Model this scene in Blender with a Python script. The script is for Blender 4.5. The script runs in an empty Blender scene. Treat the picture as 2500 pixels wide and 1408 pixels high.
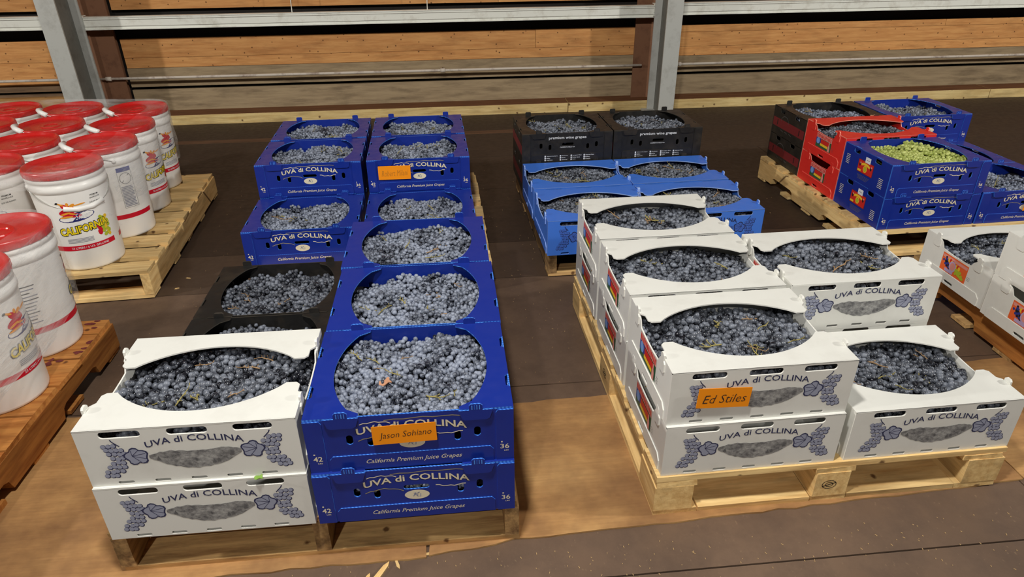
import bpy, math, random
from mathutils import Vector, Matrix, noise
from mathutils.geometry import tessellate_polygon

R = random.Random(7)
scene = bpy.context.scene
C = scene.collection
PI = math.pi

# ------------------------------------------------------------------ camera
CAM = Vector((0.379, -1.2777, 1.4885))
PITCH, YAW, ROLL, FPX = 0.4997, 0.0924, -0.0102, 1668.7
cd = bpy.data.cameras.new('camera'); co = bpy.data.objects.new('camera', cd); C.objects.link(co)
cd.sensor_fit = 'HORIZONTAL'; cd.sensor_width = 36.0; cd.lens = FPX / 2500 * 36.0; cd.clip_start = 0.05
fw = Vector((math.sin(YAW) * math.cos(PITCH), math.cos(YAW) * math.cos(PITCH), -math.sin(PITCH)))
rt = Vector((math.cos(YAW), -math.sin(YAW), 0)); up = rt.cross(fw)
r2 = math.cos(ROLL) * rt + math.sin(ROLL) * up; u2 = -math.sin(ROLL) * rt + math.cos(ROLL) * up
m = Matrix((r2, u2, -fw)).transposed().to_4x4(); m.translation = CAM
co.matrix_world = m
scene.camera = co

# ------------------------------------------------------------------ world, lamps, exposure
w = bpy.data.worlds.new('hall'); scene.world = w; w.use_nodes = True
w.node_tree.nodes['Background'].inputs[0].default_value = (1.0, 0.96, 0.91, 1)
w.node_tree.nodes['Background'].inputs[1].default_value = 0.038
def lamp(name, loc, watts, r=0.11, col=(1.0, 0.965, 0.90)):
    l = bpy.data.lights.new(name, 'POINT'); l.energy = watts; l.shadow_soft_size = r; l.color = col
    o = bpy.data.objects.new(name, l); C.objects.link(o); o.location = loc
lamp('high_bay_or_fill_lamp', (0.12, -0.56, 3.13), 275)
lamp('high_bay_or_fill_lamp', (-6.0, -0.56, 3.13), 600)
lamp('high_bay_or_fill_lamp', (6.1, -0.56, 3.13), 600)
lamp('high_bay_or_fill_lamp', (-1.8, -6.6, 6.0), 760, 0.16)  # unseen fill lamp behind the camera, added to brighten the crate fronts
vs = scene.view_settings
vs.view_transform = 'Standard'; vs.look = 'None'; vs.gamma = 1.0; vs.use_curve_mapping = False; vs.exposure = 0.0

# ------------------------------------------------------------------ helpers: materials
def lin(c):
    f = lambda v: (v / 255 / 12.92) if v / 255 <= 0.04045 else ((v / 255 + 0.055) / 1.055) ** 2.4
    return (f(c[0]), f(c[1]), f(c[2]), 1)
class NT:
    def __init__(s, name):
        s.m = bpy.data.materials.new(name); s.m.use_nodes = True
        s.t = s.m.node_tree; s.b = s.t.nodes['Principled BSDF']; s.out = s.t.nodes['Material Output']
    def n(s, kind, **kw):
        x = s.t.nodes.new(kind)
        for k, v in kw.items():
            if k in x.inputs: x.inputs[k].default_value = v
            else: setattr(x, k, v)
        return x
    def l(s, a, b): s.t.links.new(a, b)
    def ramp(s, fac, stops):
        r = s.n('ShaderNodeValToRGB'); e = r.color_ramp.elements
        while len(e) < len(stops): e.new(0.5)
        for i, (p, c) in enumerate(stops): e[i].position = p; e[i].color = c
        s.l(fac, r.inputs[0]); return r.outputs[0]
    def mix(s, fac, a, b, mode='MIX'):
        x = s.n('ShaderNodeMix', data_type='RGBA', blend_type=mode)
        for sock, v in ((x.inputs[0], fac), (x.inputs[6], a), (x.inputs[7], b)):
            if hasattr(v, 'is_output'): s.l(v, sock)
            else: sock.default_value = v
        return x.outputs[2]
    def vec(s, scale=(1, 1, 1), rnd=True, coord='Object'):
        tc = s.n('ShaderNodeTexCoord'); mp = s.n('ShaderNodeMapping'); mp.inputs['Scale'].default_value = scale
        src = tc.outputs[coord]
        if rnd:
            oi = s.n('ShaderNodeObjectInfo'); ml = s.n('ShaderNodeMath', operation='MULTIPLY'); ml.inputs[1].default_value = 37.0
            s.l(oi.outputs['Random'], ml.inputs[0])
            ad = s.n('ShaderNodeVectorMath', operation='ADD'); s.l(src, ad.inputs[0]); s.l(ml.outputs[0], ad.inputs[1]); src = ad.outputs[0]
        s.l(src, mp.inputs['Vector']); return mp.outputs[0]
    def noise(s, vec, scale, detail=4, rough=0.55):
        x = s.n('ShaderNodeTexNoise'); x.inputs['Scale'].default_value = scale; x.inputs['Detail'].default_value = detail; x.inputs['Roughness'].default_value = rough
        s.l(vec, x.inputs['Vector']); return x.outputs[0]
    def bump(s, h, strength=0.3, dist=0.002):
        b = s.n('ShaderNodeBump'); b.inputs['Strength'].default_value = strength; b.inputs['Distance'].default_value = dist
        s.l(h, b.inputs['Height']); s.l(b.outputs[0], s.b.inputs['Normal'])
def plain(name, rgb, rough=0.5, spec=0.5, metal=0.0):
    k = NT(name); k.b.inputs['Base Color'].default_value = lin(rgb); k.b.inputs['Roughness'].default_value = rough
    k.b.inputs['Metallic'].default_value = metal; k.b.inputs['Specular IOR Level'].default_value = spec
    return k.m
def plastic(name, rgb, rough=0.38, dirt=0.12, dirtcol=(120, 105, 85), spec=0.5):
    k = NT(name); v = k.vec()
    n1 = k.noise(v, 9, 5, 0.7)
    fac = k.ramp(n1, [(0.5, (0, 0, 0, 1)), (0.75, (dirt, dirt, dirt, 1))])
    k.l(k.mix(fac, lin(rgb), lin(dirtcol)), k.b.inputs['Base Color'])
    n2 = k.noise(v, 30, 3)
    k.l(k.ramp(n2, [(0.3, (rough - .06,) * 3 + (1,)), (0.7, (rough + .1,) * 3 + (1,))]), k.b.inputs['Roughness'])
    k.b.inputs['Specular IOR Level'].default_value = spec
    return k.m
def flute_edge(name, c1, c2):
    k = NT(name); v = k.vec((1, 1, 1), rnd=False)
    sx = k.n('ShaderNodeSeparateXYZ'); k.l(v, sx.inputs[0])
    ad = k.n('ShaderNodeMath', operation='ADD'); k.l(sx.outputs[0], ad.inputs[0]); k.l(sx.outputs[1], ad.inputs[1])
    mu = k.n('ShaderNodeMath', operation='MULTIPLY'); mu.inputs[1].default_value = 2 * PI / 0.009; k.l(ad.outputs[0], mu.inputs[0])
    sn = k.n('ShaderNodeMath', operation='SINE'); k.l(mu.outputs[0], sn.inputs[0])
    mr = k.n('ShaderNodeMapRange'); mr.inputs[1].default_value = -1; mr.inputs[2].default_value = 1; k.l(sn.outputs[0], mr.inputs[0])
    k.l(k.mix(mr.outputs[0], lin(c1), lin(c2)), k.b.inputs['Base Color']); k.b.inputs['Roughness'].default_value = 0.35
    return k.m
def wood(name, light, dark, axis='x', knots=6.0, rough=0.75, vary=0.25, dirt=(60, 45, 32), dirtamt=0.35):
    k = NT(name)
    sc = (1.2, 14, 14) if axis == 'x' else ((14, 1.2, 14) if axis == 'y' else (14, 14, 1.2))
    v = k.vec(sc); g = k.noise(v, 3.2, 6, 0.65)
    base = k.ramp(g, [(0.3, lin(dark)), (0.62, lin(light))])
    v2 = k.vec((1.6, 7, 7) if axis == 'x' else ((7, 1.6, 7) if axis == 'y' else (7, 7, 1.6))); n2 = k.noise(v2, 2.2, 5, 0.6)
    base = k.mix(k.ramp(n2, [(0.5, (0, 0, 0, 1)), (0.72, (dirtamt,) * 3 + (1,))]), base, lin(dirt))
    if knots:
        vo = k.n('ShaderNodeTexVoronoi'); vo.voronoi_dimensions = '2D'; vo.inputs['Scale'].default_value = knots
        sx = k.n('ShaderNodeSeparateXYZ'); k.l(k.vec((1, 1, 1)), sx.inputs[0]); cx_ = k.n('ShaderNodeCombineXYZ'); ay = k.n('ShaderNodeMath', operation='ADD')
        k.l(sx.outputs[1], ay.inputs[0]); k.l(sx.outputs[2], ay.inputs[1]); k.l(sx.outputs[0], cx_.inputs[0]); k.l(ay.outputs[0], cx_.inputs[1]); k.l(cx_.outputs[0], vo.inputs['Vector'])
        kn = k.noise(cx_.outputs[0], 40, 3, .6); sb = k.n('ShaderNodeMath', operation='MULTIPLY_ADD'); sb.inputs[1].default_value = .12; k.l(kn, sb.inputs[0]); k.l(vo.outputs['Distance'], sb.inputs[2])
        base = k.mix(k.ramp(sb.outputs[0], [(0.085, (0.85, 0.85, 0.85, 1)), (0.125, (0, 0, 0, 1))]), base, lin((84, 46, 24)))
    oi = k.n('ShaderNodeObjectInfo')
    mr = k.n('ShaderNodeMapRange'); mr.inputs[3].default_value = 1 - vary; mr.inputs[4].default_value = 1 + vary * 0.5; k.l(oi.outputs['Random'], mr.inputs[0])
    hs = k.n('ShaderNodeHueSaturation'); k.l(mr.outputs[0], hs.inputs['Value']); k.l(base, hs.inputs['Color'])
    k.l(hs.outputs[0], k.b.inputs['Base Color']); k.b.inputs['Roughness'].default_value = rough; k.b.inputs['Specular IOR Level'].default_value = 0.25
    k.bump(g, 0.5, 0.002)
    return k.m

M = {}
M['white'] = plastic('white_plastic', (226, 226, 220), 0.42, 0.10)
M['white_edge'] = plain('white_cut_edge', (232, 231, 224), 0.5)
M['lblue'] = plastic('light_blue_plastic', (62, 116, 214), 0.4, 0.05, (40, 60, 110))
M['lblue_edge'] = plain('light_blue_cut_edge', (150, 178, 235), 0.45)
M['red'] = plastic('red_plastic', (222, 44, 38), 0.4, 0.08, (150, 30, 25))
M['red_edge'] = plain('red_cut_edge', (248, 150, 130), 0.45)
M['blue'] = plastic('dark_blue_plastic', (19, 44, 140), 0.34, 0.06, (70, 70, 110))
M['blue_edge'] = flute_edge('fluted_blue_edge', (30, 84, 190), (84, 150, 240))
M['black'] = plastic('black_plastic', (30, 29, 28), 0.42, 0.35, (78, 68, 55))
M['black_edge'] = plain('black_cut_edge', (62, 58, 52), 0.5)
M['navy_ink'] = plain('navy_ink', (46, 50, 86), 0.6)
M['navy_soft'] = plain('soft_navy_ink', (150, 155, 176), 0.6)
M['grey_ink'] = plain('grey_ink', (96, 96, 98), 0.6)
M['cream_ink'] = plain('cream_ink', (226, 216, 190), 0.55)
M['olive_ink'] = plain('olive_ink', (150, 140, 112), 0.55)
M['white_ink'] = plain('white_ink', (225, 228, 232), 0.55)
M['orange'] = plain('orange_card', (250, 150, 22), 0.7, 0.2)
M['pen'] = plain('pen_ink', (45, 35, 30), 0.7)
M['pencil'] = plain('faint_pen_ink', (190, 120, 20), 0.7)
M['label_red'] = plain('label_red', (206, 40, 34), 0.45)
M['label_pink'] = plain('label_pink', (226, 150, 140), 0.45)
M['label_yellow'] = plain('label_yellow', (240, 196, 50), 0.45)
M['label_blue'] = plain('label_blue', (44, 58, 140), 0.45)
M['label_sky'] = plain('label_sky_blue', (120, 160, 220), 0.45)
M['label_green'] = plain('label_green', (50, 92, 62), 0.45)
M['label_orange'] = plain('label_orange', (236, 104, 48), 0.45)
M['label_lilac'] = plain('label_lilac', (186, 164, 204), 0.45)
M['label_lime'] = plain('label_lime', (176, 190, 50), 0.45)
M['maroon'] = plain('maroon_print', (112, 30, 36), 0.5)
M['ink_black'] = plain('ink_black', (22, 20, 22), 0.5)
M['steel_paint'] = plastic('grey_painted_steel', (182, 183, 178), 0.55, 0.35, (96, 84, 70))
M['pail'] = plastic('white_pail_plastic', (243, 242, 238), 0.33, 0.04)
M['lid'] = plastic('red_lid_plastic', (196, 18, 14), 0.28, 0.05, (120, 15, 12))
M['pail_red'] = plain('pail_red_print', (206, 20, 46), 0.35)
M['pail_yellow'] = plain('pail_yellow_print', (240, 214, 34), 0.35)
M['pail_blue'] = plain('pail_blue_print', (40, 44, 110), 0.35)
M['pail_grey'] = plain('pail_grey_print', (150, 152, 164), 0.4)
M['pail_orange'] = plain('pail_orange_print', (240, 160, 50), 0.35)
M['wire'] = plain('bail_wire', (205, 205, 200), 0.3, 0.5, 0.6)
M['pal_light'] = wood('pallet_wood_light', (244, 212, 150), (212, 170, 108), 'x', 6.0, 0.75, 0.22)
M['pal_light_y'] = wood('pallet_wood_light_long', (246, 212, 148), (212, 170, 108), 'y', 5.0, 0.75, 0.2)
M['pal_orange'] = wood('pallet_wood_orange', (206, 142, 74), (166, 98, 44), 'x', 6.0, 0.7, 0.15)
M['pal_orange_y'] = wood('pallet_wood_orange_long', (196, 132, 66), (150, 90, 42), 'y', 0, 0.7, 0.15)
M['pal_old'] = wood('pallet_wood_weathered', (222, 182, 122), (158, 118, 76), 'x', 6.0, 0.8, 0.3, (50, 36, 26), 0.6)
M['pal_old_y'] = wood('pallet_wood_weathered_long', (196, 158, 106), (116, 86, 58), 'y', 5.0, 0.8, 0.3, (40, 30, 22), 0.7)
M['stain'] = plain('juice_stain', (110, 36, 34), 0.6)
M['stem'] = plain('grape_stem_green', (156, 144, 84), 0.75)
M['stem_brown'] = plain('grape_stem_brown', (160, 128, 92), 0.8)
M['leaf_dry'] = plain('dry_leaf', (190, 138, 106), 0.8)
M['leaf_green'] = plain('green_leaf', (120, 160, 60), 0.6)
M['chip'] = plain('wood_chip', (176, 146, 102), 0.85)

def grape_mat(name, dark, bloom, amount, rough):
    k = NT(name); oi = k.n('ShaderNodeObjectInfo')
    n0 = k.noise(oi.outputs['Location'], 11, 2, 0.5)
    tc = k.vec((1, 1, 1), True); n1 = k.noise(tc, 1.7, 3, 0.6)
    ad = k.n('ShaderNodeMath', operation='ADD'); k.l(n0, ad.inputs[0]); k.l(n1, ad.inputs[1])
    a2 = k.n('ShaderNodeMath', operation='MULTIPLY_ADD'); a2.inputs[1].default_value = 0.35; k.l(oi.outputs['Random'], a2.inputs[0]); k.l(ad.outputs[0], a2.inputs[2])
    mr = k.n('ShaderNodeMapRange'); mr.inputs[1].default_value = 1.25 - amount; mr.inputs[2].default_value = 1.75 - amount; k.l(a2.outputs[0], mr.inputs[0])
    k.l(k.mix(mr.outputs[0], lin(dark), lin(bloom)), k.b.inputs['Base Color'])
    rr = k.n('ShaderNodeMapRange'); rr.inputs[3].default_value = rough - .12; rr.inputs[4].default_value = rough + .2; k.l(mr.outputs[0], rr.inputs[0]); k.l(rr.outputs[0], k.b.inputs['Roughness'])
    k.b.inputs['Specular IOR Level'].default_value = 0.5
    return k.m
M['grape_blue'] = grape_mat('dusty_blue_grape', (26, 28, 40), (146, 154, 172), 0.40, 0.26)
M['grape_dark'] = grape_mat('blue_black_grape', (24, 24, 31), (128, 134, 147), 0.34, 0.25)
M['grape_green'] = grape_mat('green_grape', (150, 164, 74), (206, 214, 132), 0.3, 0.3)
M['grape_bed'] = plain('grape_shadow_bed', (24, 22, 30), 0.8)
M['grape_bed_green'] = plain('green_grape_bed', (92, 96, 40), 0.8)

# ------------------------------------------------------------------ helpers: meshes
class MB:
    def __init__(s): s.v = []; s.f = []; s.mi = []; s.mats = []; s.smooth = False
    def mat(s, m):
        if m not in s.mats: s.mats.append(m)
        return s.mats.index(m)
    def add(s, vs, fs, m, xf=None):
        b = len(s.v); i = s.mat(m)
        s.v += [tuple(xf @ Vector(p)) if xf else tuple(p) for p in vs]
        for f in fs: s.f.append(tuple(b + q for q in f)); s.mi.append(i)
    def box(s, x0, x1, y0, y1, z0, z1, m, xf=None):
        vs = [(x0, y0, z0), (x1, y0, z0), (x1, y1, z0), (x0, y1, z0), (x0, y0, z1), (x1, y0, z1), (x1, y1, z1), (x0, y1, z1)]
        s.add(vs, [(0, 3, 2, 1), (4, 5, 6, 7), (0, 1, 5, 4), (1, 2, 6, 5), (2, 3, 7, 6), (3, 0, 4, 7)], m, xf); return s
    def plate(s, outer, holes, th, mf, me, xf, mb=None):
        """slab: outline in local XY, front face at z=0 facing +z, thickness th towards -z"""
        loops = [outer] + list(holes)
        flat = [p for lp in loops for p in lp]
        tri = tessellate_polygon([[Vector((p[0], p[1], 0)) for p in lp] for lp in loops])
        n = len(flat); F = []
        for t in tri:
            a, b, c = (flat[i] for i in t)
            if (b[0] - a[0]) * (c[1] - a[1]) - (b[1] - a[1]) * (c[0] - a[0]) < 0: t = (t[0], t[2], t[1])
            F.append(tuple(t))
        s.add([(p[0], p[1], 0) for p in flat], F, mf, xf)
        s.add([(p[0], p[1], -th) for p in flat], [tuple(reversed(t)) for t in F], mb or mf, xf)
        k = 0
        for li, lp in enumerate(loops):
            ar = sum(lp[i][0] * lp[(i + 1) % len(lp)][1] - lp[(i + 1) % len(lp)][0] * lp[i][1] for i in range(len(lp)))
            q = lp if (ar > 0) == (li == 0) else lp[::-1]
            L = len(q)
            s.add([(p[0], p[1], 0) for p in q] + [(p[0], p[1], -th) for p in q], [(i, i + L, (i + 1) % L + L, (i + 1) % L) for i in range(L)], me, xf)
        return s
    def poly(s, pts, m, xf=None):
        tri = tessellate_polygon([[Vector((p[0], p[1], 0)) for p in pts]]); F = []
        for t in tri:
            a, b, c = (pts[i] for i in t)
            if (b[0] - a[0]) * (c[1] - a[1]) - (b[1] - a[1]) * (c[0] - a[0]) < 0: t = (t[0], t[2], t[1])
            F.append(tuple(t))
        s.add([(p[0], p[1], p[2] if len(p) > 2 else 0) for p in pts], F, m, xf); return s
    def disc(s, cx, cy, rx, ry, m, xf=None, n=14, z=0.0):
        s.add([(cx + rx * math.cos(2 * PI * i / n), cy + ry * math.sin(2 * PI * i / n), z) for i in range(n)], [tuple(range(n))], m, xf); return s
    def ring(s, cx, cy, rx, ry, wd, m, xf=None, n=24, a0=0, a1=2 * PI, z=0.0):
        vs = []
        for i in range(n + 1):
            a = a0 + (a1 - a0) * i / n
            vs += [(cx + rx * math.cos(a), cy + ry * math.sin(a), z), (cx + (rx - wd) * math.cos(a), cy + (ry - wd) * math.sin(a), z)]
        s.add(vs, [(2 * i + 1, 2 * i, 2 * i + 2, 2 * i + 3) for i in range(n)], m, xf); return s
    def stroke(s, pts, wd, m, xf=None, z=0.0):
        vs = []
        for i, p in enumerate(pts):
            a = pts[max(i - 1, 0)]; b = pts[min(i + 1, len(pts) - 1)]
            d = Vector((b[0] - a[0], b[1] - a[1])); d = d.normalized() if d.length else Vector((1, 0))
            n = Vector((-d.y, d.x)) * wd / 2
            vs += [(p[0] + n.x, p[1] + n.y, z), (p[0] - n.x, p[1] - n.y, z)]
        s.add(vs, [(2 * i + 1, 2 * i + 3, 2 * i + 2, 2 * i) for i in range(len(pts) - 1)], m, xf); return s
    def tube(s, pts, rads, m, n=6, xf=None):
        pts = [Vector(p) for p in pts]
        if not hasattr(rads, '__len__'): rads = [rads] * len(pts)
        vs = []; prev = None
        for i, p in enumerate(pts):
            d = (pts[min(i + 1, len(pts) - 1)] - pts[max(i - 1, 0)]).normalized()
            a = prev if prev is not None else (Vector((0, 0, 1)) if abs(d.z) < 0.9 else Vector((1, 0, 0)))
            u = (a - d * a.dot(d)).normalized(); prev = u; v = d.cross(u)
            for k in range(n):
                t = 2 * PI * k / n; vs.append(tuple(p + (u * math.cos(t) + v * math.sin(t)) * rads[i]))
        fs = [(i * n + k, i * n + (k + 1) % n, (i + 1) * n + (k + 1) % n, (i + 1) * n + k) for i in range(len(pts) - 1) for k in range(n)]
        fs += [tuple(range(n))[::-1], tuple((len(pts) - 1) * n + k for k in range(n))]
        s.add(vs, fs, m, xf); return s
    def lathe(s, prof, m, n=40, xf=None, mats=None):
        vs = [(r * math.cos(2 * PI * k / n), r * math.sin(2 * PI * k / n), z) for r, z in prof for k in range(n)]
        for i in range(len(prof) - 1):
            pass
        b = len(s.v); s.v += [tuple(xf @ Vector(p)) if xf else p for p in vs]
        for i in range(len(prof) - 1):
            mi = s.mat(mats[i] if mats else m)
            for k in range(n):
                s.f.append((b + i * n + k, b + i * n + (k + 1) % n, b + (i + 1) * n + (k + 1) % n, b + (i + 1) * n + k)); s.mi.append(mi)
        return s
    def mesh(s, name, smooth=False):
        me = bpy.data.meshes.new(name); me.from_pydata(s.v, [], s.f)
        for m_ in s.mats: me.materials.append(m_)
        me.polygons.foreach_set('material_index', s.mi)
        if smooth: me.polygons.foreach_set('use_smooth', [True] * len(me.polygons))
        me.update(); return me
def link(name, data, parent=None, loc=None, rotz=None):
    o = bpy.data.objects.new(name, data); C.objects.link(o)
    if parent is not None: o.parent = parent
    if loc is not None: o.location = loc
    if rotz is not None: o.rotation_euler = (0, 0, rotz)
    return o
def tag(o, label=None, cat=None, group=None, kind=None):
    if label: o['label'] = label
    if cat: o['category'] = cat
    if group: o['group'] = group
    if kind: o['kind'] = kind
    return o
def thing(name, label, cat, loc=(0, 0, 0), rotz=0, group=None):
    return tag(link(name, None, None, loc, rotz), label, cat, group)
def rr(x0, x1, y0, y1, r, n=4):
    out = []
    for cx, cy, a in ((x1 - r, y0 + r, -PI / 2), (x1 - r, y1 - r, 0), (x0 + r, y1 - r, PI / 2), (x0 + r, y0 + r, PI)):
        for i in range(n + 1): out.append((cx + r * math.cos(a + PI / 2 * i / n), cy + r * math.sin(a + PI / 2 * i / n)))
    return out
_tc = {}
def text(s, size, bold=0.0, shear=0.0, res=2):
    key = (s, size, bold, shear)
    if key in _tc: return _tc[key]
    cu = bpy.data.curves.new('t', 'FONT'); cu.body = s; cu.size = size; cu.align_x = 'CENTER'; cu.align_y = 'CENTER'
    cu.offset = bold; cu.shear = shear; cu.resolution_u = res; cu.fill_mode = 'FRONT'
    ob = bpy.data.objects.new('t', cu); me = bpy.data.meshes.new_from_object(ob)
    vs = [v.co.copy() for v in me.vertices]; fs = [tuple(p.vertices) for p in me.polygons]
    bpy.data.objects.remove(ob); bpy.data.meshes.remove(me); bpy.data.curves.remove(cu)
    if vs:
        cx = (min(v.x for v in vs) + max(v.x for v in vs)) / 2; cy = (min(v.y for v in vs) + max(v.y for v in vs)) / 2
        for v in vs: v.x -= cx; v.y -= cy
    _tc[key] = (vs, fs); return _tc[key]
def put_text(mb, s, x, y, width, height, m, xf, bold=0.0, shear=0.0, arch=0.0, rot=0.0, tilt=0.0, z=0.0):
    vs, fs = text(s, 1.0, bold, shear)
    w_ = max(v.x for v in vs) - min(v.x for v in vs); h_ = max(v.y for v in vs) - min(v.y for v in vs)
    out = []
    for v in vs:
        px = v.x / w_ * width; py = v.y / h_ * height
        py += arch * (1 - (2 * px / width) ** 2) + tilt * px
        c, s_ = math.cos(rot), math.sin(rot)
        out.append((x + px * c - py * s_, y + px * s_ + py * c, z))
    mb.add(out, fs, m, xf)

# ------------------------------------------------------------------ floor
FLOOR_Z = -0.006
def floor_mat():
    k = NT('dark_floor'); v = k.vec((1, 1, 1), False)
    n1 = k.noise(v, 1.3, 5, 0.6); n2 = k.noise(v, 7, 6, 0.7)
    sp = k.n('ShaderNodeTexNoise'); sp.inputs['Scale'].default_value = 120; sp.inputs['Detail'].default_value = 2
    mp = k.n('ShaderNodeMapping'); mp.inputs['Scale'].default_value = (1, 0.5, 1); k.l(v, mp.inputs[0]); k.l(mp.outputs[0], sp.inputs['Vector'])
    base = k.ramp(n1, [(0.3, lin((94, 75, 61))), (0.7, lin((116, 94, 77)))])
    base = k.mix(k.ramp(n2, [(0.42, (0, 0, 0, 1)), (0.66, (0.5, 0.5, 0.5, 1))]), base, lin((80, 63, 52)))
    base = k.mix(k.ramp(sp.outputs[0], [(0.68, (0, 0, 0, 1)), (0.78, (0.6, 0.6, 0.6, 1))]), base, lin((136, 112, 88)))
    k.l(base, k.b.inputs['Base Color'])
    k.l(k.ramp(n2, [(0.3, (0.42,) * 3 + (1,)), (0.7, (0.66,) * 3 + (1,))]), k.b.inputs['Roughness'])
    k.b.inputs['Specular IOR Level'].default_value = 0.4
    k.bump(n2, 0.15, 0.002); return k.m
M['floor'] = floor_mat(); M['floor_far_dim'] = plastic('far_dimmed_floor', (64, 51, 42), 0.55, 0.5, (44, 35, 29), 0.3)  # far plates get a darker colour, light falloff painted in
M['floor_mid_dim'] = plastic('mid_dimmed_floor', (82, 66, 54), 0.5, 0.5, (62, 49, 41), 0.35)  # middle step of the falloff put into the plate colour
M['floor_gap'] = plain('floor_seam_dirt', (22, 17, 14), 0.9)
M['floor_strip'] = wood('floor_strip_wood', (112, 82, 60), (84, 60, 44), 'x', 0, 0.8, 0.1)
fl = MB(); fl.box(-9, 11, -5, 4.9, -0.10, FLOOR_Z - 0.006, M['floor_gap'])
floor = tag(link('floor', fl.mesh('floor')), 'dark brown factory floor of wide plates with narrow seams', None, None, 'structure')
def floor_plate(y0, y1, x0, x1, m=None):
    b = MB(); b.box(x0, x1, y0 + .0025, y1 - .0025, FLOOR_Z - 0.02, FLOOR_Z, m or M['floor']); link('floor_plate', b.mesh('floor_plate'), floor)
ys = [-5, -3.4, -1.75, -0.12, 0.712, 1.556, 1.955, 2.75, 3.4, 3.985]
for i in range(len(ys) - 1):
    cuts = [-9, -4.2 + (i % 2) * 1.1, 2.02 + (i % 3) * 0.6, 6.4, 11]
    for a, b_ in zip(cuts, cuts[1:]): floor_plate(ys[i], ys[i + 1], a + .002, b_ - .002, M['floor_far_dim'] if ys[i] > 1.9 else (M['floor_mid_dim'] if ys[i] > 1.5 else None))
floor_plate(3.985, 4.075, -9, 2.1, M['floor_strip']); floor_plate(3.985, 4.075, 2.1, 11, M['floor_far_dim'])
floor_plate(4.075, 4.9, -9, 11, M['floor_far_dim'])

def ply_mat():
    k = NT('worn_plywood'); v = k.vec((1.1, 1.6, 1)); n1 = k.noise(v, 2.6, 7, 0.66); n2 = k.noise(k.vec((1, 1, 1)), 2.1, 5, 0.65)
    n3 = k.noise(k.vec((1.5, 30, 1)), 4, 3, 0.6)
    base = k.ramp(n1, [(0.3, lin((140, 102, 66))), (0.52, lin((182, 138, 88))), (0.72, lin((206, 162, 106)))])
    base = k.mix(k.ramp(n2, [(0.46, (0, 0, 0, 1)), (0.66, (0.75,) * 3 + (1,))]), base, lin((118, 86, 60)))
    base = k.mix(k.ramp(n3, [(0.4, (0.14,) * 3 + (1,)), (0.6, (0, 0, 0, 1))]), base, lin((110, 78, 50)))
    k.l(base, k.b.inputs['Base Color']); k.b.inputs['Roughness'].default_value = 0.72; k.b.inputs['Specular IOR Level'].default_value = 0.25
    k.bump(n3, 0.3, 0.002); return k.m
M['ply'] = ply_mat(); M['ply_edge'] = wood('plywood_edge', (200, 160, 106), (140, 102, 64), 'x', 0)
def ply_sheet(pts, label):
    rng = random.Random(len(label)); out = []
    for i in range(len(pts)):
        a, b_ = Vector(pts[i]), Vector(pts[(i + 1) % len(pts)]); L = max(1, int((b_ - a).length / 0.05)); d = b_ - a; nn = Vector((-d.y, d.x)).normalized()
        for q in range(L): p = a + d * q / L + nn * rng.uniform(-.004, .004); out.append((p.x, p.y))
    b = MB(); b.plate(out, [], 0.0055, M['ply'], M['ply_edge'], Matrix.Identity(4))
    tag(link('plywood_sheet', b.mesh('plywood_sheet'), None, (0, 0, 0)), label, 'plywood', 'plywood sheets laid under the front pallets')
ply_sheet([(-2.4, -0.03), (0.262, -0.012), (0.262, 0.655), (-0.72, 0.692), (-2.4, 0.72)], 'worn plywood sheet on the floor below the front left white crates')
ply_sheet([(0.268, -0.010), (0.50, 0.022), (0.95, 0.035), (2.03, 0.086), (2.03, 0.655), (0.268, 0.60)], 'stained plywood sheet on the floor in the aisle between blue crates and white crates')
ply_sheet([(2.036, 0.088), (4.2, 0.17), (4.2, 0.80), (2.036, 0.66)], 'plywood sheet on the floor at the right edge beyond the single white crate')

# ------------------------------------------------------------------ back wall
M['plank_o'] = wood('orange_wall_plank', (222, 164, 102), (196, 134, 78), 'x', 9.0, 0.75, 0.14, (120, 76, 44), 0.4)
M['plank_g'] = wood('grey_painted_board', (168, 148, 117), (142, 123, 97), 'x', 0, 0.85, 0.12, (70, 56, 44), 0.5)
M['plank_gb'] = wood('grey_brown_board', (128, 104, 80), (92, 72, 54), 'x', 0, 0.85, 0.12, (60, 46, 36), 0.5)
M['plank_t'] = wood('tan_wall_plank', (206, 160, 100), (168, 120, 70), 'x', 6.0, 0.75, 0.15)
M['rust'] = plastic('rusty_steel', (124, 88, 66), 0.75, 0.7, (84, 54, 42), 0.2)
M['timber'] = wood('yellow_sill_timber', (232, 206, 146), (198, 164, 104), 'x', 6.0, 0.75, 0.10)
M['sill_top'] = wood('dusty_timber_top', (126, 84, 54), (100, 64, 40), 'x', 0, 0.85, 0.1)
M['wall_dark'] = plain('wall_gap_and_shadow', (26, 20, 16), 0.9)
WY = 4.75
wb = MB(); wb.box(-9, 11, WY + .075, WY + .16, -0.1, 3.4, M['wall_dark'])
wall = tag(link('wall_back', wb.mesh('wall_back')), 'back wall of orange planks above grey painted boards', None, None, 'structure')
def plank(x0, x1, z0, z1, m, dy=0.0):
    b = MB(); b.box(0.0015, x1 - x0 - .0015, 0, 0.026, 0.0012, z1 - z0 - .0012, m)
    link('plank', b.mesh('plank'), wall, (x0, WY + dy, z0))
bays = [(-8.9, -2.43), (-2.20, 2.02), (2.20, 6.42), (6.6, 10.9)]
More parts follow.
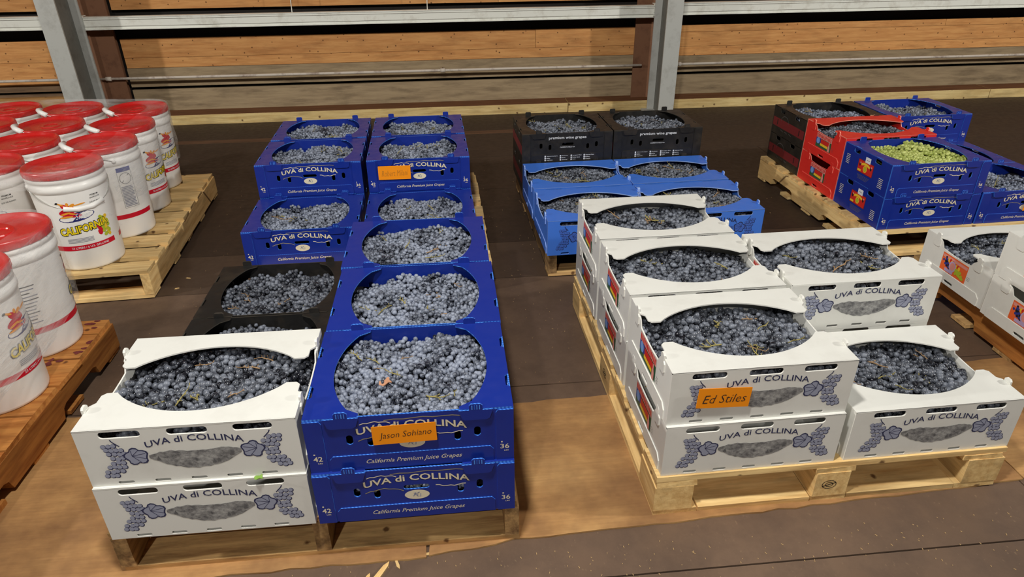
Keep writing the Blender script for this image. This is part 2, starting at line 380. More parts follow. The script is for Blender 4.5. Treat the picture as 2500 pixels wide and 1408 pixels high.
for bi, (x0, x1) in enumerate(bays):
    if bi == 0: rows = [(0.07, 0.235, 'plank_gb'), (0.252, 0.30, 'plank_gb'), (0.30, 0.48, 'plank_o'), (0.48, 0.645, 'plank_o')]
    elif bi == 1: rows = [(0.07, 0.247, 'plank_g'), (0.268, 0.418, 'plank_g'), (0.418, 0.497, 'plank_o'), (0.497, 0.645, 'plank_o')]
    else: rows = [(0.07, 0.240, 'plank_g'), (0.262, 0.40, 'plank_g'), (0.40, 0.475, 'plank_o'), (0.475, 0.595, 'plank_o'), (0.595, 0.650, 'plank_o')]
    z = 0.862  # planks left out behind the girt, dark backing stands in for shadow
    while z < 3.3: rows.append((z, z + 0.14, 'plank_o' if (z < 1.6) else 'plank_gb')); z += 0.14
    for ri, (z0, z1, mm) in enumerate(rows):
        dy = 0.012 if mm == 'plank_o' else R.uniform(0, .004)
        if bi and R.random() < 0.45 and mm == 'plank_o':
            xc = R.uniform(x0 + .8, x1 - .8); plank(x0, xc, z0, z1, M[mm], dy); plank(xc, x1, z0, z1, M[mm], dy)
        else: plank(x0, x1, z0, z1, M[mm], dy)
b = MB(); b.box(-8.9, -2.72, WY - .05, WY + .01, 0.075, 0.215, M['plank_t']); tag(link('trim_5', b.mesh('trim')), 'short tan board leaning low on the wall behind the pails', None, None, 'structure')
# steel pilasters on the wall
for i, x in enumerate((-2.315, 2.11, 6.51)):
    b = MB(); b.box(-.09, .09, 0.012, 0.10, 0, 3.3, M['rust']); b.box(-.115, .115, 0.0, 0.012, 0, 3.3, M['rust'])
    tag(link('trim_%d' % (i + 6), b.mesh('pilaster'), None, (x, WY - .075, 0.0)), ['rusty steel wall post behind the left grey column', 'rusty steel wall post behind the middle grey column', 'rusty steel wall post right of the picture'][i], None, None, 'structure')
# sill timbers
tj = [(-8.9, -2.0), (-2.0, 1.42), (1.42, 5.28), (5.28, 10.9)]
for i, (x0, x1) in enumerate(tj):
    b = MB(); y0 = 4.555 + R.uniform(-.004, .006); h = 0.074 + R.uniform(-.002, .003)
    b.box(x0 + .003, x1 - .003, y0, WY - .002, FLOOR_Z, h, M['timber']); b.mi[1] = b.mat(M['sill_top'])
    tag(link('trim_%d' % (i + 1), b.mesh('sill_timber')), None, None, None, 'structure')['label'] = ['yellow sill timber at the wall foot behind the pails', 'yellow sill timber at the wall foot behind the blue crates', 'yellow sill timber at the wall foot right of the middle column', 'yellow sill timber at the wall foot at far right'][i]
# girts (white steel rails) per bay
def girt(x0, x1, z0, z1, label):
    b = MB(); y0, y1 = 4.545, 4.60
    b.box(x0, x1, y0, y0 + .006, z0, z1, M['girt']); b.box(x0, x1, y0 - .012, y1, z0 - .006, z0, M['girt']); b.box(x0, x1, y0 - .006, y1, z1, z1 + .006, M['girt'])
    b.box(x0, x1, y0 - .003, y0, z0 + .016, z0 + .018, M['girt_line']); b.box(x0, x1, y0 - .003, y0, z1 - .016, z1 - .014, M['girt_line'])
    tag(link('wall_girt', b.mesh('wall_girt')), label, 'steel rail', 'white steel rails along the back wall')
M['girt'] = plastic('white_painted_steel', (232, 233, 224), 0.55, 0.4, (150, 134, 104)); M['girt_line'] = plain('girt_crease', (110, 104, 92), 0.7)
girt(-8.9, -2.33, 0.76, 0.842, 'white steel rail along the wall left of the left column')
girt(-2.33, 2.10, 0.752, 0.832, 'long white steel rail along the wall between the two columns')
girt(2.10, 10.8, 0.765, 0.845, 'white steel rail along the wall right of the middle column')
for i, x in enumerate((-0.78, 0.27)):
    b = MB(); b.tube([(0, 0, 0), (0.006, 0, 0.25), (0, 0, 0.5)], 0.0035, M['girt'], 6)
    tag(link('hanger_rod', b.mesh('hanger_rod'), None, (x, 4.575, 0.838)), ['thin white hanger rod rising from the long wall rail, left one', 'thin white hanger rod rising from the long wall rail, right one'][i], 'rod')
# pipe
M['pipe'] = plastic('flaking_pipe', (206, 196, 184), 0.6, 0.85, (104, 68, 52), 0.3)
def pipe(x0, x1, z0, z1, label):
    p = thing('wall_pipe', label, 'pipe', (0, 0, 0))
    b = MB(); b.tube([(x0 + (x1 - x0) * t / 12, 4.642, z0 + (z1 - z0) * t / 12) for t in range(13)], 0.0105, M['pipe'], 10); link('tube', b.mesh('pipe_tube', True), p)
    for t in (0.02, 0.62):
        x = x0 + (x1 - x0) * t; zz = z0 + (z1 - z0) * t
        b = MB(); b.tube([(x - .02, 4.642, zz), (x + .02, 4.642, zz)], 0.017, M['pipe'], 10); b.tube([(x, 4.642, zz), (x, 4.74, zz)], 0.006, M['rust'], 6); link('coupling', b.mesh('coupling', True), p)
pipe(-8.8, -2.46, 0.365, 0.365, 'brown pipe along the wall left of the left column')
pipe(-2.40, 2.06, 0.362, 0.352, 'thin flaking white pipe along the wall between the two columns')
pipe(2.22, 10.6, 0.352, 0.345, 'thin white pipe along the wall right of the middle column')
M['steel_web'] = plastic('darker_grey_steel', (112, 112, 106), 0.6, 0.5, (70, 62, 54))  # web in a darker grey than the flanges
# H columns
def h_column(x, wd, label):
    t = thing('steel_column', label, 'column', (x, 4.2, FLOOR_Z))
    for n_, y0, y1, x0, x1 in (('front_flange', 0, .014, -wd / 2, wd / 2), ('rear_flange', .326, .34, -wd / 2, wd / 2), ('web', .014, .326, -.005, .005)):
        b = MB(); b.box(x0, x1, y0, y1, 0.0, 3.4, M['steel_paint'] if n_ != 'web' else M['steel_web']); link(n_, b.mesh(n_), t)
    b = MB(); b.box(-.11, .11, -.03, .37, 0, 0.012, M['steel_paint']); link('base_plate', b.mesh('base_plate'), t)
h_column(-2.399, 0.136, 'grey painted steel column behind the pails at left')
h_column(2.168, 0.126, 'grey painted steel column behind the black crates in the middle')
h_column(6.6, 0.13, 'grey painted steel column beyond the right edge')

# ------------------------------------------------------------------ pallets
def board_mesh(lx, ly, lz, m, seed=0, chip=True):
    """board with slightly chamfered, uneven edges"""
    rng = random.Random(seed); b = MB(); c = 0.002
    xs = [0, lx] if lx < ly else [0, lx * .33, lx * .66, lx]
    ysx = [0, ly] if ly <= lx else [0, ly * .33, ly * .66, ly]
    b.box(c, lx - c, c, ly - c, 0, lz, m)
    b.v = [(x + rng.uniform(-c, c), y + rng.uniform(-c, c), z + (rng.uniform(-.0012, 0) if z > 0 else 0)) for x, y, z in b.v]
    return b.mesh('board')
def stringer_mesh(ly, lz, wd, m, notch, seed):
    b = MB()
    if notch:
        h = lz * .42; out = [(0, 0)]
        for a, e in ((.16, .36), (.64, .84)):
            out += [(ly * a - .012, 0), (ly * a, h * .8), (ly * a + .02, h), (ly * e - .02, h), (ly * e, h * .8), (ly * e + .012, 0)]
        out += [(ly, 0), (ly, lz), (0, lz)]
    else: out = [(0, 0), (ly, 0), (ly, lz), (0, lz)]
    # local (a,b) -> (x=0 plane): a along y, b along z ; front face -x
    xf = Matrix(((0, 0, 1, wd), (1, 0, 0, 0), (0, 1, 0, 0), (0, 0, 0, 1)))
    b.plate(out, [], wd, m, m, xf)
    return b.mesh('stringer')
def pallet(label, x, y, rot, wx, ly, mx, my, ndeck=7, dw=0.11, notch=False, seed=1, widths=None, h=0.14, bottoms=(0, .28, .5, .72, 1)):
    rng = random.Random(seed)
    t = thing('wooden_pallet', label, 'pallet', (x, y, 0.0), rot)
    db, dt = 0.017, 0.018; sh = h - db - dt
    for i, sx in enumerate((0.0, wx / 2 - .019, wx - .038)):
        link('stringer', stringer_mesh(ly, sh, 0.038, my, notch, seed + i), t, (sx, 0, db))
    ws = widths or [dw] * ndeck
    gap = (ly - sum(ws)) / (len(ws) - 1); yy = 0
    for i, wd in enumerate(ws):
        o = link('deck_board', board_mesh(wx, wd, dt, mx, seed * 31 + i), t, (rng.uniform(-.006, .006), yy, h - dt)); yy += wd + gap
    for i, fr in enumerate(bottoms):
        o = link('bottom_board', board_mesh(wx, 0.095, db, mx, seed * 77 + i), t, (rng.uniform(-.004, .004), (ly - .095) * fr, 0))
    return t
pallet('weathered pallet under the front white and dark blue crates', -0.522, 0.022, 0.0, 1.034, 1.215, M['pal_old'], M['pal_old_y'], 7, 0.10, False, 3)
pallet('light pallet under the rear blue crates beside the named box', -0.478, 1.43, 0.010, 1.02, 1.215, M['pal_light'], M['pal_light_y'], 7, 0.125, False, 5)
pallet('pallet under the light blue and black crates in the middle', 0.812, 1.535, 0.022, 1.02, 1.215, M['pal_old'], M['pal_old_y'], 7, 0.10, False, 9)
pallet('notched pallet under the red, black and green-grape crates', 2.375, 1.545, 0.028, 1.03, 1.20, M['pal_light'], M['pal_light_y'], 7, 0.11, True, 11)
pallet('orange-brown pallet under the white crates at the right edge', 2.425, 0.10, 0.0, 1.02, 1.19, M['pal_old'], M['pal_orange_y'], 8, 0.115, True, 13)
pallet('slatted light pallet under the wrapped pails at the back left', -0.968 - 1.23, 1.535 - 0.075, 0.062, 1.235, 1.31, M['pal_light'], M['pal_light_y'], 9, 0.105, False, 17, h=0.135)
q = pallet('orange pallet with juice stains under the near pails at the left edge', -0.952 - 1.10, -0.10, 0.0, 1.10, 1.22, M['pal_orange'], M['pal_orange_y'], 5, 0.2, True, 19, widths=[.16, .155, .15, .155, .15, .155, .16, .10], h=0.135)
sm = MB()
for i in range(26):
    a = R.uniform(0, 2 * PI); rr_ = R.uniform(.145, .175); sm.disc(0.935 + rr_ * math.cos(a) , 1.085 + rr_ * math.sin(a), R.uniform(.006, .022), R.uniform(.004, .012), M['stain'], None, 9, 0.1362 + i * 1e-5)
sm.v = [(min(x, 1.095), min(y, 1.215), z) for x, y, z in sm.v]
tag(link('juice_stain', sm.mesh('juice_stain'), q), None, None, None, 'stuff')
# block pallet
def block_pallet(label, x, y, rot, wx, ly, h=0.14):
    t = thing('wooden_pallet', label, 'pallet', (x, y, 0.0), rot)
    mx, my = M['pal_light'], M['pal_light_y']; bt, dt, st = 0.018, 0.018, 0.018; bh = h - bt - dt - st
    for i, bx in enumerate((0.0, wx / 2 - .055, wx - .13)):
        link('bottom_board', board_mesh(0.13 if i != 1 else .11, ly, bt, my, 5 + i), t, (bx, 0, 0))
        for j, by in enumerate((0.0, ly / 2 - .07, ly - .14)):
            wdt = 0.11 if i != 1 else .10
            b = MB(); b.box(0, wdt, 0, .14, 0, bh, M['pal_light_y']); link('block', b.mesh('block'), t, (bx + (0.0 if i == 0 else (.02 if i == 2 else 0.005)), by, bt))
        link('top_runner', board_mesh(0.12, ly, st, my, 15 + i), t, (bx, 0, bt + bh))
    for j, by in enumerate((0.0, ly - .12)):
        for x0, x1 in ((.13, wx / 2 - .055), (wx / 2 + .055, wx - .13)):
            link('bottom_board', board_mesh(x1 - x0, .12, bt, mx, 25 + j), t, (x0, by, 0))
    n = 7; dw = .125; gap = (ly - n * dw) / (n - 1)
    for i in range(n): link('deck_board', board_mesh(wx, dw, dt, mx, 35 + i), t, (0, i * (dw + gap), h - dt))
    for bx, by, rz in ((0.565 - .055, -.0008, 0), (-.0008, ly / 2, 1)):
        b = MB()
        for k, s_ in enumerate((1.0, .55)): b.ring(0, 0, .022 * s_, .016 * s_, .0022, M['ink_black'], None, 16)
        b.stroke([(-.02, -.006), (.02, .006)], .003, M['ink_black'])
        xf = Matrix.Rotation(PI / 2, 4, 'X') if rz == 0 else Matrix.Rotation(-PI / 2, 4, 'Z') @ Matrix.Rotation(PI / 2, 4, 'X')
        b.v = [tuple(xf @ Vector(p)) for p in b.v]; link('stamp', b.mesh('stamp'), t, (bx, by, bt + bh / 2))
    return t
block_pallet('light block pallet under the front right white crates', 0.893, 0.062, 0.012, 1.035, 1.205)

# ------------------------------------------------------------------ crates
CW, CD = 0.496, 0.390
HW, HB = 0.1678, 0.1609
TH = 0.004
# frames: maps local (a,b,out) to crate coordinates for each face
XF_FRONT = Matrix(((1, 0, 0, 0), (0, 0, -1, -CD / 2), (0, 1, 0, 0), (0, 0, 0, 1)))
XF_BACK = Matrix(((-1, 0, 0, 0), (0, 0, 1, CD / 2), (0, 1, 0, 0), (0, 0, 0, 1)))
XF_LEFT = Matrix(((0, 0, -1, -CW / 2), (-1, 0, 0, 0), (0, 1, 0, 0), (0, 0, 0, 1)))
XF_RIGHT = Matrix(((0, 0, 1, CW / 2), (1, 0, 0, 0), (0, 1, 0, 0), (0, 0, 0, 1)))
def top_xf(z): return Matrix(((1, 0, 0, 0), (0, 1, 0, 0), (0, 0, 1, z), (0, 0, 0, 1)))
def off(xf, d): return xf @ Matrix.Translation((0, 0, d))

def grape_print(b, cx, cy, flip, xf, ink, soft):
    G = 1.16; xf = xf @ Matrix.Translation((cx, cy, 0)) @ Matrix.Diagonal((G, G, 1, 1)); cx = cy = 0
    rng = random.Random(3 if flip else 4); s = -1 if flip else 1
    pts = []
    for r_, (n, sx, yy) in enumerate(((3, -.022, .036), (4, -.02, .025), (4, -.016, .014), (4, -.012, .003), (3, -.014, -.008), (4, -.024, -.019), (4, -.03, -.030), (3, -.034, -.040))):
        for i in range(n): pts.append((sx + i * .0098 + rng.uniform(-.001, .001), yy + rng.uniform(-.0015, .0015)))
    for i, (px, py) in enumerate(pts):
        b.disc(cx + s * px, cy + py, .0060, .0060, ink, off(xf, .0003 + i * 3e-6), 10)
        b.disc(cx + s * px - .0008, cy + py + .0008, .0050, .0049, soft, off(xf, .0005 + i * 3e-6), 10)
    leaf = []
    for k in range(22):
        a = 2 * PI * k / 22; r_ = .0235 * (0.72 + .28 * abs(math.sin(a * 2.5 + .4)))
        leaf.append((cx + s * (.034 + r_ * math.cos(a) * 1.1), cy + .006 + r_ * math.sin(a)))
    b.poly(leaf, ink, off(xf, .0006))
    b.poly([(cx + s * .034 + (x - cx - s * .034) * .86, cy + .006 + (y - cy - .006) * .86) for x, y in leaf], soft, off(xf, .0008))
    for k in range(5):
        a = -1.2 + k * .8; b.stroke([(cx + s * .026, cy + .008), (cx + s * (.034 + .02 * math.cos(a)), cy + .006 + .018 * math.sin(a))], .0011, ink, off(xf, .0010))
    b.stroke([(cx - s * .006, cy + .052), (cx - s * .003, cy + .046), (cx + s * .008, cy + .034)], .0022, ink, off(xf, .0006))

def landscape_mat(inkc, paper):
    k = NT('hill_print'); v = k.vec((1, 1, 1.6), False); n1 = k.noise(v, 70, 6, 0.75); n2 = k.noise(v, 16, 3, 0.6)
    mx = k.n('ShaderNodeMath', operation='MULTIPLY_ADD'); mx.inputs[1].default_value = 0.6; k.l(n2, mx.inputs[0]); k.l(n1, mx.inputs[2])
    k.l(k.ramp(mx.outputs[0], [(0.62, lin(inkc)), (1.0, lin(paper))]), k.b.inputs['Base Color']); k.b.inputs['Roughness'].default_value = 0.6
    return k.m
M['hill_white'] = landscape_mat((78, 78, 82), (176, 176, 174)); M['hill_lblue'] = landscape_mat((44, 60, 120), (62, 110, 200)); M['hill_red'] = landscape_mat((120, 30, 30), (200, 50, 44))

def side_label(b, xf, style):
    o = lambda k: off(xf, k * .0003)
    if style == 'multi':   # red / blue / yellow fruit label
        x0, x1, y0, y1 = -.075, .075, .052, .126
        b.poly([(x0, y0), (x1, y0), (x1, y1), (x0, y1)], M['label_green'], o(1))
        b.poly([(x0, y1 - .024), (x1, y1 - .024), (x1, y1), (x0, y1)], M['label_pink'], o(2))
        for i in range(12): b.poly([(x0 + .004 + i * .012, y1 - .021), (x0 + .011 + i * .012, y1 - .021), (x0 + .011 + i * .012, y1 - .004), (x0 + .004 + i * .012, y1 - .004)], M['label_red'], o(3))
        b.poly([(x0, y0 + .02), (x0 + .05, y0 + .02), (x0 + .05, y1 - .024), (x0, y1 - .024)], M['label_blue'], o(3))
        b.disc(x0 + .022, y0 + .034, .016, .017, M['label_sky'], o(4), 18)
        b.poly([(x0 + .05, y0 + .026), (x1 - .02, y0 + .026), (x1 - .016, y1 - .026), (x0 + .046, y1 - .026)], M['label_red'], o(5))
        b.poly([(x0 + .046, y0 + .014), (x1 - .03, y0 + .012), (x1 - .03, y0 + .025), (x0 + .046, y0 + .026)], M['label_yellow'], o(6))
        b.poly([(x1 - .026, y0), (x1 - .008, y0), (x1 - .008, y0 + .024), (x1 - .013, y0 + .036), (x1 - .013, y0 + .050), (x1 - .021, y0 + .050), (x1 - .021, y0 + .036), (x1 - .026, y0 + .024)], M['label_pink'], o(7))
        for i in range(3): b.stroke([(x1 + .006, y0 + .012 + i * .008), (x1 + .024, y0 + .012 + i * .008)], .0012, M['grey_ink'], o(3))
    elif style == 'orange':
        x0, x1, y0, y1 = -.072, .078, .048, .122
        b.poly([(x0, y0), (x1, y0), (x1, y1), (x0, y1)], M['label_orange'], o(1))
        b.poly([(x0 + .004, y1 - .018), (x1 - .004, y1 - .018), (x1 - .004, y1 - .006), (x0 + .004, y1 - .006)], M['label_pink'], o(2))
        rng = random.Random(2)
        for i in range(26): b.disc(x0 + .018 + .0014 * i + rng.uniform(-.008, .008), y1 - .022 - .0013 * i + rng.uniform(-.008, .008), .0052, .0052, M['label_blue'] if i % 3 else M['ink_black'], o(3 + i * .02), 9)
        for i in range(9): b.disc(x0 + .044 + .0075 * i, y1 - .020 - .0016 * i + rng.uniform(-.003, .003), .007, .009, M['label_red'] if i % 2 else M['label_yellow'], o(4 + i * .02), 9)
        b.ring(x0 + .068, y0 + .036, .020, .022, .006, M['label_lilac'], o(5), 20); b.disc(x0 + .068, y0 + .036, .014, .016, M['label_pink'], o(4.9), 16)
        b.poly([(x0 + .03, y0 + .004), (x0 + .078, y0 + .004), (x0 + .078, y0 + .017), (x0 + .03, y0 + .017)], M['label_lilac'], o(5))
        for i in range(24): b.disc(x0 + .092 + .0016 * i + rng.uniform(-.008, .008), y0 + .022 + rng.uniform(-.010, .012), .0058, .0058, M['label_lime'], o(5 + i * .02), 9)
        for i in range(3): b.stroke([(x1 + .004, y0 + .022 + i * .006), (x1 + .022, y0 + .022 + i * .006)], .001, M['grey_ink'], o(3))
    elif style == 'gold':  # label on the dark blue crates
        x0, x1, y0, y1 = -.058, .062, .055, .112
        b.poly([(x0 - .003, y0 - .003), (x1 + .003, y0 - .003), (x1 + .003, y1 + .003), (x0 - .003, y1 + .003)], M['maroon'], o(1))
        b.poly([(x0, y0), (x1, y0), (x1, y1), (x0, y1)], M['label_red'], o(2))
        for i in range(8): b.disc(x0 + .030 + i * .0085, y1 - .012 - .0015 * (i - 3.5) ** 2 * .3, .0055, .007, M['label_yellow'], o(3 + .03 * i), 9)
        b.ring(x0 + .060, y0 + .022, .016, .017, .005, M['label_yellow'], o(4), 18); b.disc(x0 + .060, y0 + .022, .010, .011, M['label_lime'], o(3.9), 14)
        for sx in (.014, .104): b.disc(x0 + sx, y0 + .036, .006, .010, M['ink_black'], o(4), 8); b.disc(x0 + sx + .004, y0 + .044, .005, .005, M['label_pink'], o(4.1), 8)
        b.poly([(x0 + .002, y0 + .002), (x0 + .03, y0 + .002), (x0 + .03, y0 + .012), (x0 + .002, y0 + .012)], M['label_yellow'], o(4))
        b.poly([(x0 + .05, y1 - .002), (x0 + .092, y1 - .002), (x0 + .092, y1 + .026), (x0 + .05, y1 + .026)], M['white_ink'], o(5)); b.stroke([(x0 + .058, y1 + .012), (x0 + .084, y1 + .012)], .002, M['grey_ink'], o(6))
        for i in range(6): b.stroke([(-.165, .085 + i * .0085 - .02), (-.135, .085 + i * .0085 - .02)], .003, M['cream_ink'], o(2)); b.stroke([(.118, .030 + i * .0085), (.152, .030 + i * .0085)], .003, M['cream_ink'], o(2))
        for i in range(4): b.stroke([(-.05 + i * .002, .040 - i * .006), (.05 - i * .006, .040 - i * .006)], .0018, M['grey_ink'], o(2))
    elif style == 'maroon':  # strip on the black crates
        b.poly([(-.185, .045), (.185, .045), (.185, .095), (-.185, .095)], M['maroon'], o(1))
        for sx in (-.13, .13): b.poly([(sx - .004, .055), (sx + .004, .055), (sx + .004, .087), (sx - .004, .087)], M['ink_black'], o(2))
        b.ring(-.045, .088, .045, .034, .0022, M['grey_ink'], o(3), 20, -.1, PI + .1)
        for i, sx in enumerate((-.08, -.03, .02)): b.stroke([(sx, .035), (sx + .03, .030)], .0022, M['grey_ink'], o(2))

def build_w(color, edge, ink, soft, hill, label):
    """crate with front/back top flaps cut in a shallow arc; returns list of (part, mesh, parent part)"""
    H = HW; mf, me = M[color], M[edge]; parts = []
    slots = [rr(a - CW / 2, c - CW / 2, H - .026, H - .007, .0085) for a, c in ((.054, .146), (.204, .295), (.352, .441))]
    low = [rr(a - CW / 2, a + .037 - CW / 2, .004, .0125, .003, 2) for a in (.061, .145, .229, .312, .394)]
    for nm, xf in (('front_panel', XF_FRONT), ('back_panel', XF_BACK)):
        b = MB(); b.plate([(-CW / 2, 0), (CW / 2, 0), (CW / 2, H - .001), (-CW / 2, H - .001)], slots + low, TH, mf, me, xf); parts.append((nm, b.mesh(nm), None))
    # rounded fold bead along the front top edge
    b = MB(); b.tube([(-CW / 2 + .002, -CD / 2 + .0032, H - .0032), (CW / 2 - .002, -CD / 2 + .0032, H - .0032)], .0036, mf, 8)
    parts.append(('fold', b.mesh('fold', True), None))
    def flap(sgn):
        out = []; d_end, d_mid = .142, (.052 if sgn < 0 else .064)
        arc = []
        for i in range(25):
            t = -1 + 2 * i / 24; x = t * (CW / 2 - .046)
            arc.append((x, -CD / 2 + d_mid + (d_end - d_mid) * (.62 * abs(t) ** 2.1 + .38 * (1 - math.sqrt(max(0, 1 - (abs(t) * .97) ** 2)))) / 0.905))
        out = [(-CW / 2, -CD / 2), (CW / 2, -CD / 2), (CW / 2, -CD / 2 + .092), (CW / 2 - .012, -CD / 2 + .104), (CW / 2 - .012, -CD / 2 + d_end - .01), (CW / 2 - .022, -CD / 2 + d_end)] + arc[::-1] + \
              [(-CW / 2 + .022, -CD / 2 + d_end), (-CW / 2 + .012, -CD / 2 + d_end - .01), (-CW / 2 + .012, -CD / 2 + .104), (-CW / 2, -CD / 2 + .092)]
        if sgn > 0: out = [(-x, -y) for x, y in out]
        b = MB(); b.plate(out, [], TH, mf, me, top_xf(H)); return b
    parts.append(('front_flap', flap(-1).mesh('front_flap'), None)); parts.append(('back_flap', flap(1).mesh('back_flap'), None))
    for nm, xf in (('left_side', XF_LEFT), ('right_side', XF_RIGHT)):
        prof = [(-CD / 2 + TH, 0), (CD / 2 - TH, 0), (CD / 2 - TH, H - TH), (.135, H - TH), (.128, H + .004), (.114, H + .004), (.106, H - .008), (.094, H - .016)]
        for i in range(9): t = i / 8; prof.append((.082 - .164 * t, H - .036 - .004 * math.sin(PI * t)))
        prof += [(-.094, H - .016), (-.106, H - .008), (-.114, H + .004), (-.128, H + .004), (-.135, H - TH), (-CD / 2 + TH, H - TH)]
        b = MB(); b.plate(prof, [rr(-.028, .028, .006, .020, .006)], TH, mf, me, xf); parts.append((nm, b.mesh(nm), None))
        b = MB(); lowp = [(-.168, 0), (.168, 0), (.168, .030), (.150, .046), (-.150, .046), (-.168, .030)]
        b.plate(lowp, [rr(-.026, .026, .006, .019, .006)], .003, mf, me, off(xf, .003)); parts.append(('outer_flap', b.mesh('outer_flap'), nm))
        for s in (-1, 1):
            b = MB(); c = s * .121
            b.plate([(c - .019, H - .036), (c - .013, H - .042), (c + .013, H - .042), (c + .019, H - .036), (c + .019, H - .012), (c + .011, H - .006), (c + .011, H + .010), (c + .006, H + .015), (c - .006, H + .015), (c - .011, H + .010), (c - .011, H - .006), (c - .019, H - .012)], [], .006, mf, me, off(xf, .0035))
            parts.append(('tab', b.mesh('tab'), nm))
    if label:
        b = MB(); side_label(b, XF_LEFT, label); parts.append(('side_label', b.mesh('side_label'), 'left_side'))
    b = MB(); b.box(-CW / 2 + TH, CW / 2 - TH, -CD / 2 + TH, CD / 2 - TH, 0.0, .004, mf); parts.append(('bottom_panel', b.mesh('bottom_panel'), None))
    b = MB(); put_text(b, 'UVA di COLLINA', .012, .117, .222, .0185, ink, off(XF_FRONT, .0006), .012, 0, .014); parts.append(('lettering', b.mesh('lettering'), 'front_panel'))
    b = MB(); rng = random.Random(9); pts = []
    for i in range(25): t = i / 24; pts.append((-.098 + .21 * t, .082 + .014 * math.sin(t * 2.4 + .3) + .004 * math.sin(t * 9) + rng.uniform(-.0015, .0015)))
    for i in range(25): t = 1 - i / 24; pts.append((-.098 + .21 * t, .080 - .040 * math.sin(PI * t) ** .8 + rng.uniform(-.002, .002)))
    b.poly(pts, hill, off(XF_FRONT, .0005))
    for x, zz in ((-.078, .070), (.045, .052), (.056, .054), (.088, .072)): b.poly([(x - .005, zz), (x + .005, zz), (x, zz + .013)], M['grey_ink'] if color == 'white' else ink, off(XF_FRONT, .0009))
    parts.append(('hill_print', b.mesh('hill_print'), 'front_panel'))
    for fx in (0, 1):
        b = MB(); grape_print(b, -.165 if not fx else .178, .078, bool(fx), XF_FRONT, ink, soft); parts.append(('grape_print', b.mesh('grape_print'), 'front_panel'))
    return parts

